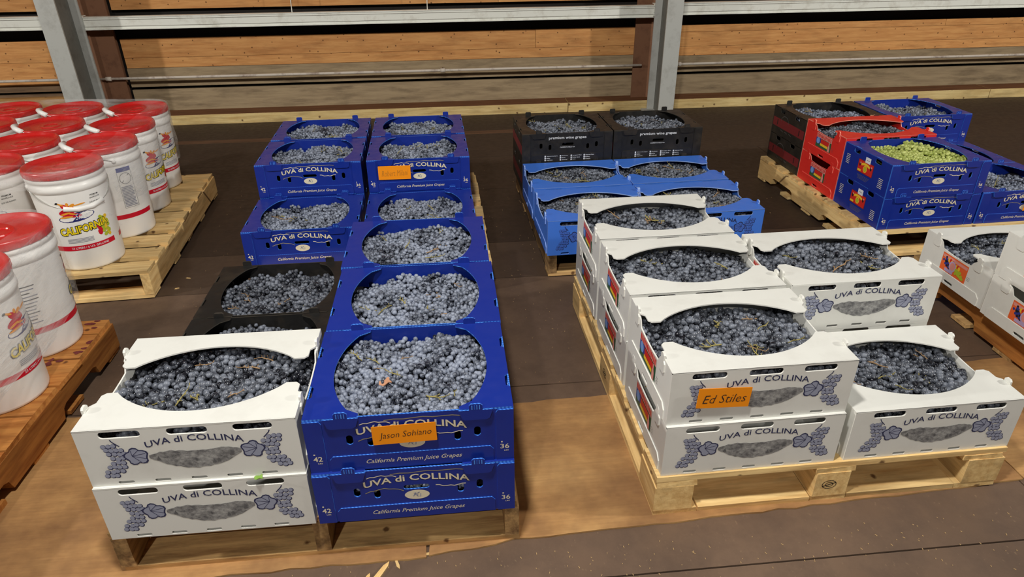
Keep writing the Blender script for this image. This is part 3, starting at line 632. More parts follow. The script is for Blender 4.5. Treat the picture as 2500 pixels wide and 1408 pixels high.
def build_b(color, edge, style):
    """crate with side top flaps around an oval opening"""
    H = HB; mf, me = M[color], M[edge]; parts = []
    a_, b_ = .196, .252
    hl = [rr(x - .008, x + .008, z - .0145, z + .0145, .0078) for x, z in ((-.145, .093), (-.096, .084), (.112, .084), (.160, .093))] + [rr(-.03, .034, .092, .106, .0068)]
    for nm, xf in (('front_panel', XF_FRONT), ('back_panel', XF_BACK)):
        b = MB(); b.plate([(-CW / 2, 0), (CW / 2, 0), (CW / 2, H - TH - .0005), (.128, H - TH - .0005), (.122, H), (-.122, H), (-.128, H - TH - .0005), (-CW / 2, H - TH - .0005)], hl, TH, mf, me, xf); parts.append((nm, b.mesh(nm), None))
    for s, nm in ((-1, 'corner_strip'), (1, 'corner_strip')):
        b = MB(); x0, x1 = (-CW / 2, -CW / 2 + .043) if s < 0 else (CW / 2 - .043, CW / 2)
        p = [(x0, 0), (x1, 0), (x1, H - .014), (x1 - .005 * 1, H - .006), (x0, H - .006)] if s < 0 else [(x0, 0), (x1, 0), (x1, H - .006), (x0 + .005, H - .006), (x0, H - .014)]
        b.plate(p, [], .0028, mf, me, off(XF_FRONT, .0028)); parts.append((nm, b.mesh(nm), 'front_panel'))
    b = MB(); b.plate([(-.198, 0), (.198, 0), (.198, .036), (.190, .046), (-.190, .046), (-.198, .036)], [], .0028, mf, me, off(XF_FRONT, .0028)); parts.append(('lower_band', b.mesh('lower_band'), 'front_panel'))
    holes = [rr(y - .026, y + .026, H - .030, H - .008, .010) for y in (-.088, .088)]
    for nm, xf in (('left_side', XF_LEFT), ('right_side', XF_RIGHT)):
        b = MB(); b.plate([(-CD / 2 + TH, 0), (CD / 2 - TH, 0), (CD / 2 - TH, H - .0005), (-CD / 2 + TH, H - .0005)], holes, TH, mf, me, xf); parts.append((nm, b.mesh(nm), None))
    b = MB(); side_label(b, XF_LEFT, style); parts.append(('side_label', b.mesh('side_label'), 'left_side'))
    for s, nm in ((-1, 'left_flap'), (1, 'right_flap')):
        arc = []
        ymax = CD / 2 - .001
        for i in range(27):
            y = -ymax + 2 * ymax * i / 26; arc.append((-a_ * math.sqrt(1 - (y / b_) ** 2), y))
        y0 = arc[0][0]
        out = [(-CW / 2, -ymax), (y0 + .006, -ymax)] + [(y0 + .006, -ymax + .012)] + arc[2:-2] + [(y0 + .006, ymax - .012), (y0 + .006, ymax), (-CW / 2, ymax), (-CW / 2, .116), (-CW / 2 + .010, .108), (-CW / 2 + .010, .068), (-CW / 2, .060), (-CW / 2, -.060), (-CW / 2 + .010, -.068), (-CW / 2 + .010, -.108), (-CW / 2, -.116)]
        if s > 0: out = [(-x, y) for x, y in out]
        b = MB(); b.plate(out, [], .0035, mf, me, top_xf(H)); parts.append((nm, b.mesh(nm), None))
        for e, xf in ((-1, XF_FRONT), (1, XF_BACK)):
            c = s * .158 * (-e) if e < 0 else -s * .158
            c = s * .158 if e < 0 else -s * .158
            b = MB(); k = .0035 if e < 0 else .0016
            if e < 0:
                b.plate([(c - .041, H + .001), (c - .033, H - .024), (c - .026, H - .028), (c + .026, H - .028), (c + .033, H - .024), (c + .041, H + .001), (c + .016, H + .001), (c + .016, H + .014), (c + .011, H + .019), (c - .011, H + .019), (c - .016, H + .014), (c - .016, H + .001)], [], .0035, mf, me, off(xf, .0062))
            else:
                b.plate(rr(c - .016, c + .016, H - .010, H + .019, .006, 3), [], .005, mf, me, off(xf, .0016))
            for i in range(4): b.box(-.0012, .0012, -.0005, .0008, 0, .012, me, xf @ Matrix.Translation((c - .009 + i * .006, H + .003, (.0062 if e < 0 else .0016))) @ Matrix.Rotation(-PI / 2, 4, 'X'))
            parts.append(('lock_tab', b.mesh('lock_tab'), nm))
    b = MB(); b.box(-CW / 2 + TH, CW / 2 - TH, -CD / 2 + TH, CD / 2 - TH, 0.0, .004, mf); parts.append(('bottom_panel', b.mesh('bottom_panel'), None))
    if color == 'blue':
        b = MB(); xf = off(XF_FRONT, .0005)
        for dx, mm, kk in ((-.0012, M['ink_black'], 0), (0, M['cream_ink'], .0003)):
            put_text(b, 'UVA di COLLINA', .004 + dx, .116 + dx, .262, .0205, mm, off(xf, kk), .02, 0, .016)
        for i, (x0, x1, zz, up_) in enumerate(((-.125, -.03, .088, .012), (.05, .125, .101, -.006), (-.06, .125, .1455, .003), (-.118, -.045, .137, .006))):
            b.stroke([(x0 + (x1 - x0) * t / 8, zz + up_ * math.sin(t / 8 * 3) * (1 if i < 2 else 1) + .0015 * math.sin(t * 2.1)) for t in range(9)], .0024, M['olive_ink'] if i % 2 == 0 else M['cream_ink'], off(xf, .0002 * (i % 2)))
        parts.append(('lettering', b.mesh('lettering'), 'front_panel'))
        b = MB(); b.disc(.002, .073, .031, .0155, M['cream_ink'], xf, 26)
        rng = random.Random(5)
        for i in range(7): b.stroke([(.002 + rng.uniform(-.010, .010), .073 + rng.uniform(-.009, .009)), (.002 + rng.uniform(-.008, .010), .073 + rng.uniform(-.009, .009))], .0022, M['navy_soft'], off(xf, .0004))
        parts.append(('oval_label', b.mesh('oval_label'), 'front_panel'))
        b = MB(); put_text(b, 'California Premium Juice Grapes', .004, .0235, .232, .0165, M['cream_ink'], off(XF_FRONT, .0032), .004, .35, 0); parts.append(('script_lettering', b.mesh('script_lettering'), 'front_panel'))
        b = MB()
        for s, tx in ((-1, '42'), (1, '36')):
            put_text(b, tx, s * .2255, .043, .022, .015, M['cream_ink'], off(XF_FRONT, .0032), .015); put_text(b, 'LBS', s * .2255 + .004, .0295, .011, .004, M['cream_ink'], off(XF_FRONT, .0032), .01)
            b.poly([(s * .2255 - .009, .055), (s * .2255 - .005, .055), (s * .2255 - .005, .059), (s * .2255 - .009, .059)], M['cream_ink'], off(XF_FRONT, .0032))
        parts.append(('weight_marks', b.mesh('weight_marks'), 'front_panel'))
    else:
        b = MB(); put_text(b, 'premium wine grapes', .0, .133, .205, .019, M['white_ink'], off(XF_FRONT, .0006), .008); put_text(b, 'CLEMENTS HILLS CA.', .0, .083, .082, .0055, M['white_ink'], off(XF_FRONT, .0006), .012)
        parts.append(('lettering', b.mesh('lettering'), 'front_panel'))
        b = MB()
        cols = ((-.118, ('Cabernet Sauvignon', 'Malbec', 'Sangiovese')), (-.034, ('Chardonnay', 'Merlot', 'Zinfandel')), (.026, ('Sauvignon Blanc', 'Petite Sirah', 'Syrah')), (.098, ('Cabernet Franc', 'Barbera', 'Grenache')))
        for cx, ls in cols:
            for i, s_ in enumerate(ls):
                zz = .036 - i * .011; b.poly([(cx - .0075, zz - .004), (cx - .0005, zz - .004), (cx - .0005, zz + .004), (cx - .0075, zz + .004)], M['white_ink'], off(XF_FRONT, .0032))
                wd = .0034 * len(s_); put_text(b, s_, cx + .003 + wd / 2, zz, wd, .0052, M['white_ink'], off(XF_FRONT, .0032), .012)
        parts.append(('variety_list', b.mesh('variety_list'), 'front_panel'))
    return parts

KINDS = {
    'white': build_w('white', 'white_edge', M['navy_ink'], M['navy_soft'], M['hill_white'], 'multi'),
    'white_o': build_w('white', 'white_edge', M['navy_ink'], M['navy_soft'], M['hill_white'], 'orange'),
    'lblue': build_w('lblue', 'lblue_edge', plain('dark_navy_ink', (26, 32, 70), .6), plain('blue_on_blue_ink', (58, 96, 184), .6), M['hill_lblue'], None),
    'red': build_w('red', 'red_edge', M['maroon'], M['label_pink'], M['hill_red'], 'multi'),
    'blue': build_b('blue', 'blue_edge', 'gold'),
    'black': build_b('black', 'black_edge', 'maroon'),
}
HT = {'white': HW, 'white_o': HW, 'lblue': HW, 'red': HW, 'blue': HB, 'black': HB}
GROUPS = {  # x0, y0, yaw, column pitch, row pitch
    'A': (-.503, .002, 0.0, .506, .3975), 'F': (-.5334, 1.520, .0195, .5224, .4152), 'B': (.9072, .0715, .0131, .5142, .4132),
    'C': (.795, 1.4682, .028, .5036, .4108), 'D': (2.4131, 1.5717, .0296, .5098, .3932), 'E': (2.370, .405, 0.0, .51, .404),
}
def spot(g, col, row):
    x0, y0, a, wp, dr = GROUPS[g]; lx = col * wp + CW / 2; ly = (row - 1) * dr + CD / 2
    c, s = math.cos(a), math.sin(a)
    return x0 + c * lx - s * ly, y0 + s * lx + c * ly, a
def crate(kind, g, col, row, level, label, group=None, dx=0, dy=0, da=0):
    x, y, a = spot(g, col, row); z = 0.140 + level * HT[kind]
    t = thing('grape_crate', label, 'crate', (x + dx, y + dy, z), a + da, group)
    made = {}
    for nm, me, par in KINDS[kind]:
        o = link(nm, me, made.get(par, t)); made[nm] = o
    return t

# ------------------------------------------------------------------ grapes (heaps are stuff built with geometry nodes)
def grape_nodes(name, m_, sub):
    ng = bpy.data.node_groups.new(name, 'GeometryNodeTree')
    ng.interface.new_socket('Geometry', in_out='INPUT', socket_type='NodeSocketGeometry'); ng.interface.new_socket('Geometry', in_out='OUTPUT', socket_type='NodeSocketGeometry')
    N, L = ng.nodes, ng.links
    gi, go = N.new('NodeGroupInput'), N.new('NodeGroupOutput')
    ico = N.new('GeometryNodeMeshIcoSphere'); ico.inputs['Radius'].default_value = 0.5; ico.inputs['Subdivisions'].default_value = sub
    ss = N.new('GeometryNodeSetShadeSmooth'); sm_ = N.new('GeometryNodeSetMaterial'); sm_.inputs['Material'].default_value = m_
    tr = N.new('GeometryNodeTransform'); tr.inputs['Scale'].default_value = (1, 1, 1.08)
    inst = N.new('GeometryNodeInstanceOnPoints'); join = N.new('GeometryNodeJoinGeometry')
    na = N.new('GeometryNodeInputNamedAttribute'); na.data_type = 'BOOLEAN'; na.inputs[0].default_value = 'pt'
    nz = N.new('GeometryNodeInputNamedAttribute'); nz.data_type = 'FLOAT'; nz.inputs[0].default_value = 'sz'
    rv = N.new('FunctionNodeRandomValue'); rv.data_type = 'FLOAT_VECTOR'; rv.inputs[1].default_value = (6.28, 6.28, 6.28)
    L.new(ico.outputs[0], ss.inputs[0]); L.new(ss.outputs[0], sm_.inputs[0]); L.new(sm_.outputs[0], tr.inputs[0])
    L.new(gi.outputs[0], inst.inputs['Points']); L.new(tr.outputs[0], inst.inputs['Instance'])
    L.new([o for o in na.outputs if o.enabled][0], inst.inputs['Selection']); L.new([o for o in nz.outputs if o.enabled][0], inst.inputs['Scale'])
    L.new([o for o in rv.outputs if o.enabled][0], inst.inputs['Rotation'])
    L.new(gi.outputs[0], join.inputs[0]); L.new(inst.outputs[0], join.inputs[0]); L.new(join.outputs[0], go.inputs[0])
    return ng
NG = {(m_, s): grape_nodes('pile_' + m_, M[m_], s) for m_ in ('grape_blue', 'grape_dark', 'grape_green') for s in (2, 3)}
GRAPE_MESH = None
stem_meshes = []
def make_stem(seed, m_):
    rng = random.Random(seed); b = MB(); p = Vector((0, 0, 0)); d = Vector((1, 0, .1)); pts = [p.copy()]
    for i in range(5):
        d = (d + Vector((rng.uniform(-.2, .2), rng.uniform(-.6, .6), rng.uniform(-.3, .3)))).normalized(); p = p + d * rng.uniform(.006, .013); pts.append(p.copy())
        if rng.random() < .75:
            e = (d + Vector((rng.uniform(-.5, .5), rng.choice((-1, 1)) * rng.uniform(.6, 1.2), rng.uniform(-.2, .9)))).normalized()
            L = rng.uniform(.006, .016); b.tube([p, p + e * L * .6, p + e * L + Vector((0, 0, .002))], [.0011, .0009, .0012], m_, 5)
    b.tube(pts, [.0016, .0018, .0017, .0015, .0013, .0010], m_, 5)
    return b.mesh('vine_twig', True)
stem_meshes = [make_stem(i, M['stem'] if i % 3 else M['stem_brown']) for i in range(9)]

def heap(root, kind, m_, where, seed, d=None, sub=2, keep=0, level=0.0, stems=5, amp=1.0, visible=True):
    global GRAPE_MESH
    rng = random.Random(seed); H = HT[kind]; wtype = kind in ('white', 'white_o', 'lblue', 'red')
    d = d or (.0172 if kind.startswith('white') else .0142)
    ph = [rng.uniform(0, 6.28) for _ in range(8)]
    def zt(x, y):
        n = (math.sin(17 * x + ph[0]) * math.cos(15 * y + ph[1]) + .7 * math.sin(34 * x + ph[2] + 9 * y) * math.cos(30 * y + ph[3]) + .5 * math.sin(55 * x + ph[4]) * math.sin(50 * y + ph[5]))
        if wtype: base = H - .037 - .020 * (abs(x) / .235) ** 3 - .006 * (y / .18) ** 2
        else: base = H - .036 - .004 * (abs(x) / .2) ** 2 - .010 * max(0, y / .19)
        return min(base + level + (.0095 if wtype else .0125) * amp * n, H - .013)
    def inside(x, y):
        if wtype: return abs(x) < .2365 and abs(y) < .1835
        return (x / .212) ** 2 + (y / .25) ** 2 < 1 and abs(y) < .1835
    pts = []; sp = d * .93
    for lay in range(2 if d > .0125 else 2):
        ny = int(.38 / (sp * .866)) + 1
        for j in range(ny):
            y = -.184 + j * sp * .866 + (sp * .5 if lay else 0)
            nx = int(.475 / sp) + 1
            for i in range(nx):
                x = -.237 + i * sp + (sp / 2 if j % 2 else 0) + rng.uniform(-.3, .3) * d; yy = y + rng.uniform(-.3, .3) * d
                if not inside(x, yy): continue
                if not visible and (not -.19 < yy < -.1) and lay: continue
                z = zt(x, yy) - lay * d * .72 + rng.uniform(-.5, .5) * d
                if lay == 0 and rng.random() < .13: continue
                pts.append((x, yy, z, d * rng.uniform(.84, 1.12), lay))
    mw = Matrix.Translation(root.location) @ Matrix.Rotation(root.rotation_euler[2], 4, 'Z')
    if keep:
        cand = [q for q in pts if q[4] == 0 and -.125 - .03 * (1 - (q[0] / .24) ** 2) < q[1] < .12]
        cand.sort(key=lambda q: (mw @ Vector(q[:3]) - CAM).length); mine = cand[:keep]; sel = set(mine); pts = [q for q in pts if q not in sel]
        if GRAPE_MESH is None:
            import bmesh
            bm = bmesh.new(); bmesh.ops.create_icosphere(bm, subdivisions=3, radius=.5)
            for v_ in bm.verts: v_.co.z *= 1.08; v_.co *= (1 - .10 * max(0, 1 - ((v_.co.x ** 2 + v_.co.y ** 2) / .012)) if v_.co.z > 0 else 1)
            GRAPE_MESH = bpy.data.meshes.new('grape'); bm.to_mesh(GRAPE_MESH); bm.free()
            GRAPE_MESH.materials.append(M[m_]); GRAPE_MESH.polygons.foreach_set('use_smooth', [True] * len(GRAPE_MESH.polygons))
        for q in mine:
            o = bpy.data.objects.new('grape', GRAPE_MESH); C.objects.link(o); o.location = mw @ Vector(q[:3]); o.scale = (q[3],) * 3
            o.rotation_euler = (rng.uniform(-1.2, 1.2), rng.uniform(-1.2, 1.2), rng.uniform(0, 6)); tag(o, 'round blue-black grape lying on top in the front left white crate', 'grape', 'grapes on top in the front left white crate')
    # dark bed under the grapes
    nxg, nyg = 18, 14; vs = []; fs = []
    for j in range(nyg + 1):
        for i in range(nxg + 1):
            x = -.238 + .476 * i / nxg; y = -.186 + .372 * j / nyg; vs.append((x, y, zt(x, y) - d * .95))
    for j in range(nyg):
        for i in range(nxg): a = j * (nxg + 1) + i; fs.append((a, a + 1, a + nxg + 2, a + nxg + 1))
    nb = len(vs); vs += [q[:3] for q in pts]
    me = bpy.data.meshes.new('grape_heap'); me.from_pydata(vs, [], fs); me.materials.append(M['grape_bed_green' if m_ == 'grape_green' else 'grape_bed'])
    at = me.attributes.new('pt', 'BOOLEAN', 'POINT'); at.data.foreach_set('value', [False] * nb + [True] * len(pts))
    at = me.attributes.new('sz', 'FLOAT', 'POINT'); at.data.foreach_set('value', [0.0] * nb + [q[3] for q in pts])
    o = link('grape_heap', me, None, root.location.copy()); o.rotation_euler = root.rotation_euler
    md = o.modifiers.new('pile', 'NODES'); md.node_group = NG[(m_, sub)]
    tag(o, ('pale green grapes' if m_ == 'grape_green' else ('dusty blue grapes' if m_ == 'grape_blue' else 'blue-black grapes')) + ' heaped in ' + where, 'grapes', None, 'stuff')
    for i in range(stems):
        x = rng.uniform(-.15, .15); y = rng.uniform(-.12, .13)
        s_ = link('vine_twig', stem_meshes[rng.randrange(len(stem_meshes))], None, mw @ Vector((x, y, zt(x, y) + d * .42)))
        k = rng.uniform(.75, 1.35) * (1.15 if kind.startswith('white') else .9); s_.scale = (k, k, k); s_.rotation_euler = (rng.uniform(-.4, .4), rng.uniform(-.5, .2), rng.uniform(0, 6.28))
        tag(s_, 'dry twig on grapes in ' + where, 'twig', 'twigs in ' + where)
    return zt

def note(root, kind, x, z, wd, ht, words, label, tilt=0.0, ink='pen', cut=None):
    mw = Matrix.Translation(root.location) @ Matrix.Rotation(root.rotation_euler[2], 4, 'Z')
    t = tag(link('name_card', None), label, 'card'); t.matrix_world = mw @ off(XF_FRONT, .0085) @ Matrix.Translation((x, z, 0)) @ Matrix.Rotation(tilt, 4, 'Z')
    b = MB(); out = rr(-wd / 2, wd / 2, -ht / 2, ht / 2, .002, 2)
    if cut: out = [(-wd / 2, -ht / 2), (wd / 2, -ht / 2), (wd / 2, ht / 2), (-wd / 2 + .018, ht / 2 - .002), (-wd / 2 + .006, ht / 2 - .014)]
    b.plate(out, [], .0012, M['orange'], M['orange'], Matrix.Identity(4)); link('card', b.mesh('card'), t)
    b = MB(); put_text(b, words, 0.002, -.002, wd * .82, ht * .42, M[ink], Matrix.Translation((0, 0, .0004)), -.008, .25, 0, 0, .03); link('handwriting', b.mesh('handwriting'), t)

# ---- group A: front left pallet
k = crate('white', 'A', 0, 1, 0, 'white crate at the bottom of the front left stack, in front of the black crates')
k = crate('white', 'A', 0, 1, 1, 'open white crate of grapes on top at front left, nearest the camera', dy=.007, da=-.006)
heap(k, 'white', 'grape_dark', 'the open white crate at front left', 11, sub=3, keep=300, stems=7, level=-.002)
black_far = []
for row, lb, wh in ((2, 'low black crate half hidden behind the front left white crate', 'the black crate half hidden behind the front left white crate'), (3, 'low black crate between the two left pallets, beside the blue row', 'the black crate beside the blue row at left')):
    k = crate('black', 'A', 0, row, 0, lb, dx=-.012, dy=.004); heap(k, 'black', 'grape_dark', wh, 20 + row, d=.0155, stems=5)
names = ['first', 'second', 'third']
for row in (1, 2, 3):
    k = crate('blue', 'A', 1, row, 0, 'dark blue crate at the bottom of the %s stack in the front blue row' % names[row - 1])
    if row == 1: heap(k, 'blue', 'grape_blue', 'the bottom dark blue crate at the very front', 30, stems=0, visible=False, level=-.03)
    k = crate('blue', 'A', 1, row, 1, ['dark blue crate on top at the very front with a long orange name card', 'dark blue crate on top, second in the front blue row', 'dark blue crate on top, third in the front blue row'][row - 1], dx=(0, .002, -.004)[row - 1], dy=.010 if row == 1 else .006)
    heap(k, 'blue', 'grape_blue', ['the front dark blue crate with the long orange card', 'the second dark blue crate of the front row', 'the third dark blue crate of the front row'][row - 1], 40 + row, sub=3 if row == 1 else 2, stems=7, level=.012 if row == 1 else .004)
    if row == 1: note(k, 'blue', -.014, .108, .152, .055, 'Jason Sohiano', 'long orange name card with handwriting on the front dark blue crate', .02)
# ---- group F: rear blue pallet
for col, row, lv, lb in ((0, 1, 0, 'single dark blue crate behind the black crates, left of the rear blue pallet'), (1, 1, 0, 'low dark blue crate between the third front stack and the carded crate'),
                         (0, 2, 0, 'bottom crate of the stack left of the small orange card'), (1, 2, 0, 'bottom crate of the stack that carries the small orange card'),
                         (0, 3, 0, 'bottom crate of the rearmost blue stack on the left'), (1, 3, 0, 'bottom crate of the rearmost blue stack on the right'),
                         (0, 2, 1, 'top dark blue crate directly left of the one with the small orange card'), (1, 2, 1, 'top dark blue crate with the small orange name card'),
                         (0, 3, 1, 'rearmost top dark blue crate on the left'), (1, 3, 1, 'rearmost top dark blue crate on the right, beside the black crates')):
    k = crate('blue', 'F', col, row, lv, lb)
    if lv or row == 1: heap(k, 'blue', 'grape_blue', {(0, 1): 'the blue crate behind the black ones', (1, 1): 'the low blue crate before the carded one', (0, 2): 'the blue crate left of the small card', (1, 2): 'the blue crate with the small card', (0, 3): 'the rearmost left blue crate', (1, 3): 'the rearmost right blue crate'}[(col, row)], 60 + col * 7 + row * 3 + lv, stems=5 if row < 3 else 3, level=.003)
    if lv and (col, row) == (1, 2): note(k, 'blue', -.118, .098, .155, .068, 'Robert Milani', 'small orange name card on the rear dark blue crate', -.01, 'pencil')
# ---- group B: front right white pallet
wl = {(0, 1): 'front', (0, 2): 'middle', (0, 3): 'rear'}
for (col, row), nm in wl.items():
    crate('white', 'B', col, row, 0, 'white bottom crate of the %s stack in the left row of the right white pallet' % nm)
    k = crate('white', 'B', col, row, 1, ['white top crate with the orange card on the right pallet', 'white top crate in the middle of the left row on the right pallet', 'rearmost white top crate beside the light blue crates'][row - 1], dy=(0.009, 0.004, 0)[row - 1])
    heap(k, 'white', 'grape_dark', ['the white crate with the orange card', 'the middle white crate of the right pallet', 'the rearmost white crate beside the light blue ones'][row - 1], 80 + row, sub=3 if row == 1 else 2, stems=9 if row == 1 else 4, d=.0165, level=-.010)
    if row == 1: note(k, 'white', -.105, .085, .142, .062, 'Ed Stiles', 'orange name card on the white crate front of the right pallet', -.045)
k = crate('white', 'B', 1, 1, 0, 'single low white crate at the front right corner of the right pallet', dx=.010); heap(k, 'white', 'grape_dark', 'the single low white crate at front right', 91, sub=3, stems=9, d=.0168, level=-.006)
crate('white', 'B', 1, 2, 0, 'white bottom crate behind the single low white crate')
k = crate('white', 'B', 1, 2, 1, 'white top crate behind the single low one, its grape print facing front'); heap(k, 'white', 'grape_dark', 'the white top crate behind the single low one', 92, stems=4, d=.0165, level=.006)
# ---- group C: light blue and black
for col, row, lb in ((0, 1, 'light blue crate in front on the left, beside the white stack'), (1, 1, 'light blue crate in front on the right, partly behind white crates'), (0, 2, 'light blue crate behind on the left, before the black crates'), (1, 2, 'light blue crate behind on the right, before the black crates')):
    k = crate('lblue', 'C', col, row, 0, lb); heap(k, 'lblue', 'grape_dark', 'the %s %s light blue crate' % (('front', 'rear')[row - 1], ('left', 'right')[col]), 100 + col + 2 * row, d=.0142, stems=10, level=.006)
for col in (0, 1):
    sd = ('left', 'right')[col]
    crate('black', 'C', col, 3, 0, 'bottom black crate of the %s stack before the middle column' % sd)
    k = crate('black', 'C', col, 3, 1, 'top black crate with white lettering, %s one of the pair before the middle column' % sd); heap(k, 'black', 'grape_dark', 'the %s black crate of the pair before the middle column' % sd, 110 + col, d=.0142, stems=8, level=.004)
# ---- group D: far right pallet
crate('blue', 'D', 0, 1, 0, 'dark blue crate under the crate of green grapes')
k = crate('blue', 'D', 0, 1, 1, 'dark blue crate filled with pale green grapes'); heap(k, 'blue', 'grape_green', 'the dark blue crate beside the red ones', 120, d=.0155, stems=0, level=.012)
crate('red', 'D', 0, 2, 0, 'lower red crate between black and dark blue crates')
k = crate('red', 'D', 0, 2, 1, 'upper red crate between black and dark blue crates'); heap(k, 'red', 'grape_dark', 'the upper red crate', 121, d=.0142, stems=2)
crate('black', 'D', 0, 3, 0, 'lower black crate with maroon strip behind the red crates')
k = crate('black', 'D', 0, 3, 1, 'upper black crate with maroon strip behind the red crates'); heap(k, 'black', 'grape_blue', 'the black crate behind the red crates', 122, stems=2)
crate('blue', 'D', 1, 3, 0, 'bottom dark blue crate at the back right of the far pallet')
k = crate('blue', 'D', 1, 3, 1, 'top dark blue crate at the back right, behind the green grapes'); heap(k, 'blue', 'grape_blue', 'the dark blue crate at the back right', 123, stems=2)
k = crate('blue', 'D', 1, 2, 0, 'low dark blue crate right of the green grapes, mostly hidden'); heap(k, 'blue', 'grape_blue', 'the mostly hidden dark blue crate right of the green grapes', 124, stems=1)
k = crate('blue', 'D', 1, 1, 0, 'low dark blue crate at the right edge with an orange card'); heap(k, 'blue', 'grape_blue', 'the low dark blue crate at the right edge', 125, stems=3)
note(k, 'blue', .060, .088, .15, .062, 'Jim', 'orange name card cut off by the right edge on a dark blue crate', .0, 'pencil', True)
# ---- group E: white crates at right edge
k = crate('white_o', 'E', 0, 2, 0, 'white crate with an orange fruit label, behind the stack at the right edge', dx=.012); heap(k, 'white_o', 'grape_dark', 'the white crate with an orange fruit label', 130, stems=3)
crate('white_o', 'E', 0, 1, 0, 'lower white crate with orange label at the right edge')
k = crate('white_o', 'E', 0, 1, 1, 'upper white crate with orange label at the right edge'); heap(k, 'white_o', 'grape_dark', 'the upper white crate at the right edge', 131, stems=3)

# ------------------------------------------------------------------ pails
PH = 0.448
def pail_r(z): return 0.134 + (0.147 - 0.134) * min(1, z / .36)
def wrap(mb, ang0, pts, fs, m_, lift=.0006):
    out = []
    for u_, v_ in pts:
        r_ = pail_r(v_) + lift; a = ang0 + u_ / r_; out.append((r_ * math.cos(a), r_ * math.sin(a), v_))
    mb.add(out, fs, m_)
def wgrid(mb, a0, u0, u1, v0, v1, m_, n, lift, skew=0.0):
    pts = []; 
    for i in range(n + 1):
        u_ = u0 + (u1 - u0) * i / n; pts += [(u_, v0), (u_ + skew, v1)]
    wrap(mb, a0, pts, [(2 * i, 2 * i + 2, 2 * i + 3, 2 * i + 1) for i in range(n)], m_, lift)
def wdisc(mb, a0, u, v, ru, rv, m_, lift, n=12, rot=0.0):
    pts = [(u, v)]
    for i in range(n):
        t = 2 * PI * i / n; x, y = ru * math.cos(t), rv * math.sin(t); pts.append((u + x * math.cos(rot) - y * math.sin(rot), v + x * math.sin(rot) + y * math.cos(rot)))
    wrap(mb, a0, pts, [(0, 1 + i, 1 + (i + 1) % n) for i in range(n)], m_, lift)
def wtext(mb, a0, s, u, v, wd, ht, m_, lift, bold=0.0, tilt=0.0, shear=0.0):
    vs_, fs = text(s, 1.0, bold, shear); w_ = max(p.x for p in vs_) - min(p.x for p in vs_); h_ = max(p.y for p in vs_) - min(p.y for p in vs_)
    wrap(mb, a0, [(u + p.x / w_ * wd, v + p.y / h_ * ht + tilt * p.x / w_ * wd) for p in vs_], fs, m_, lift)
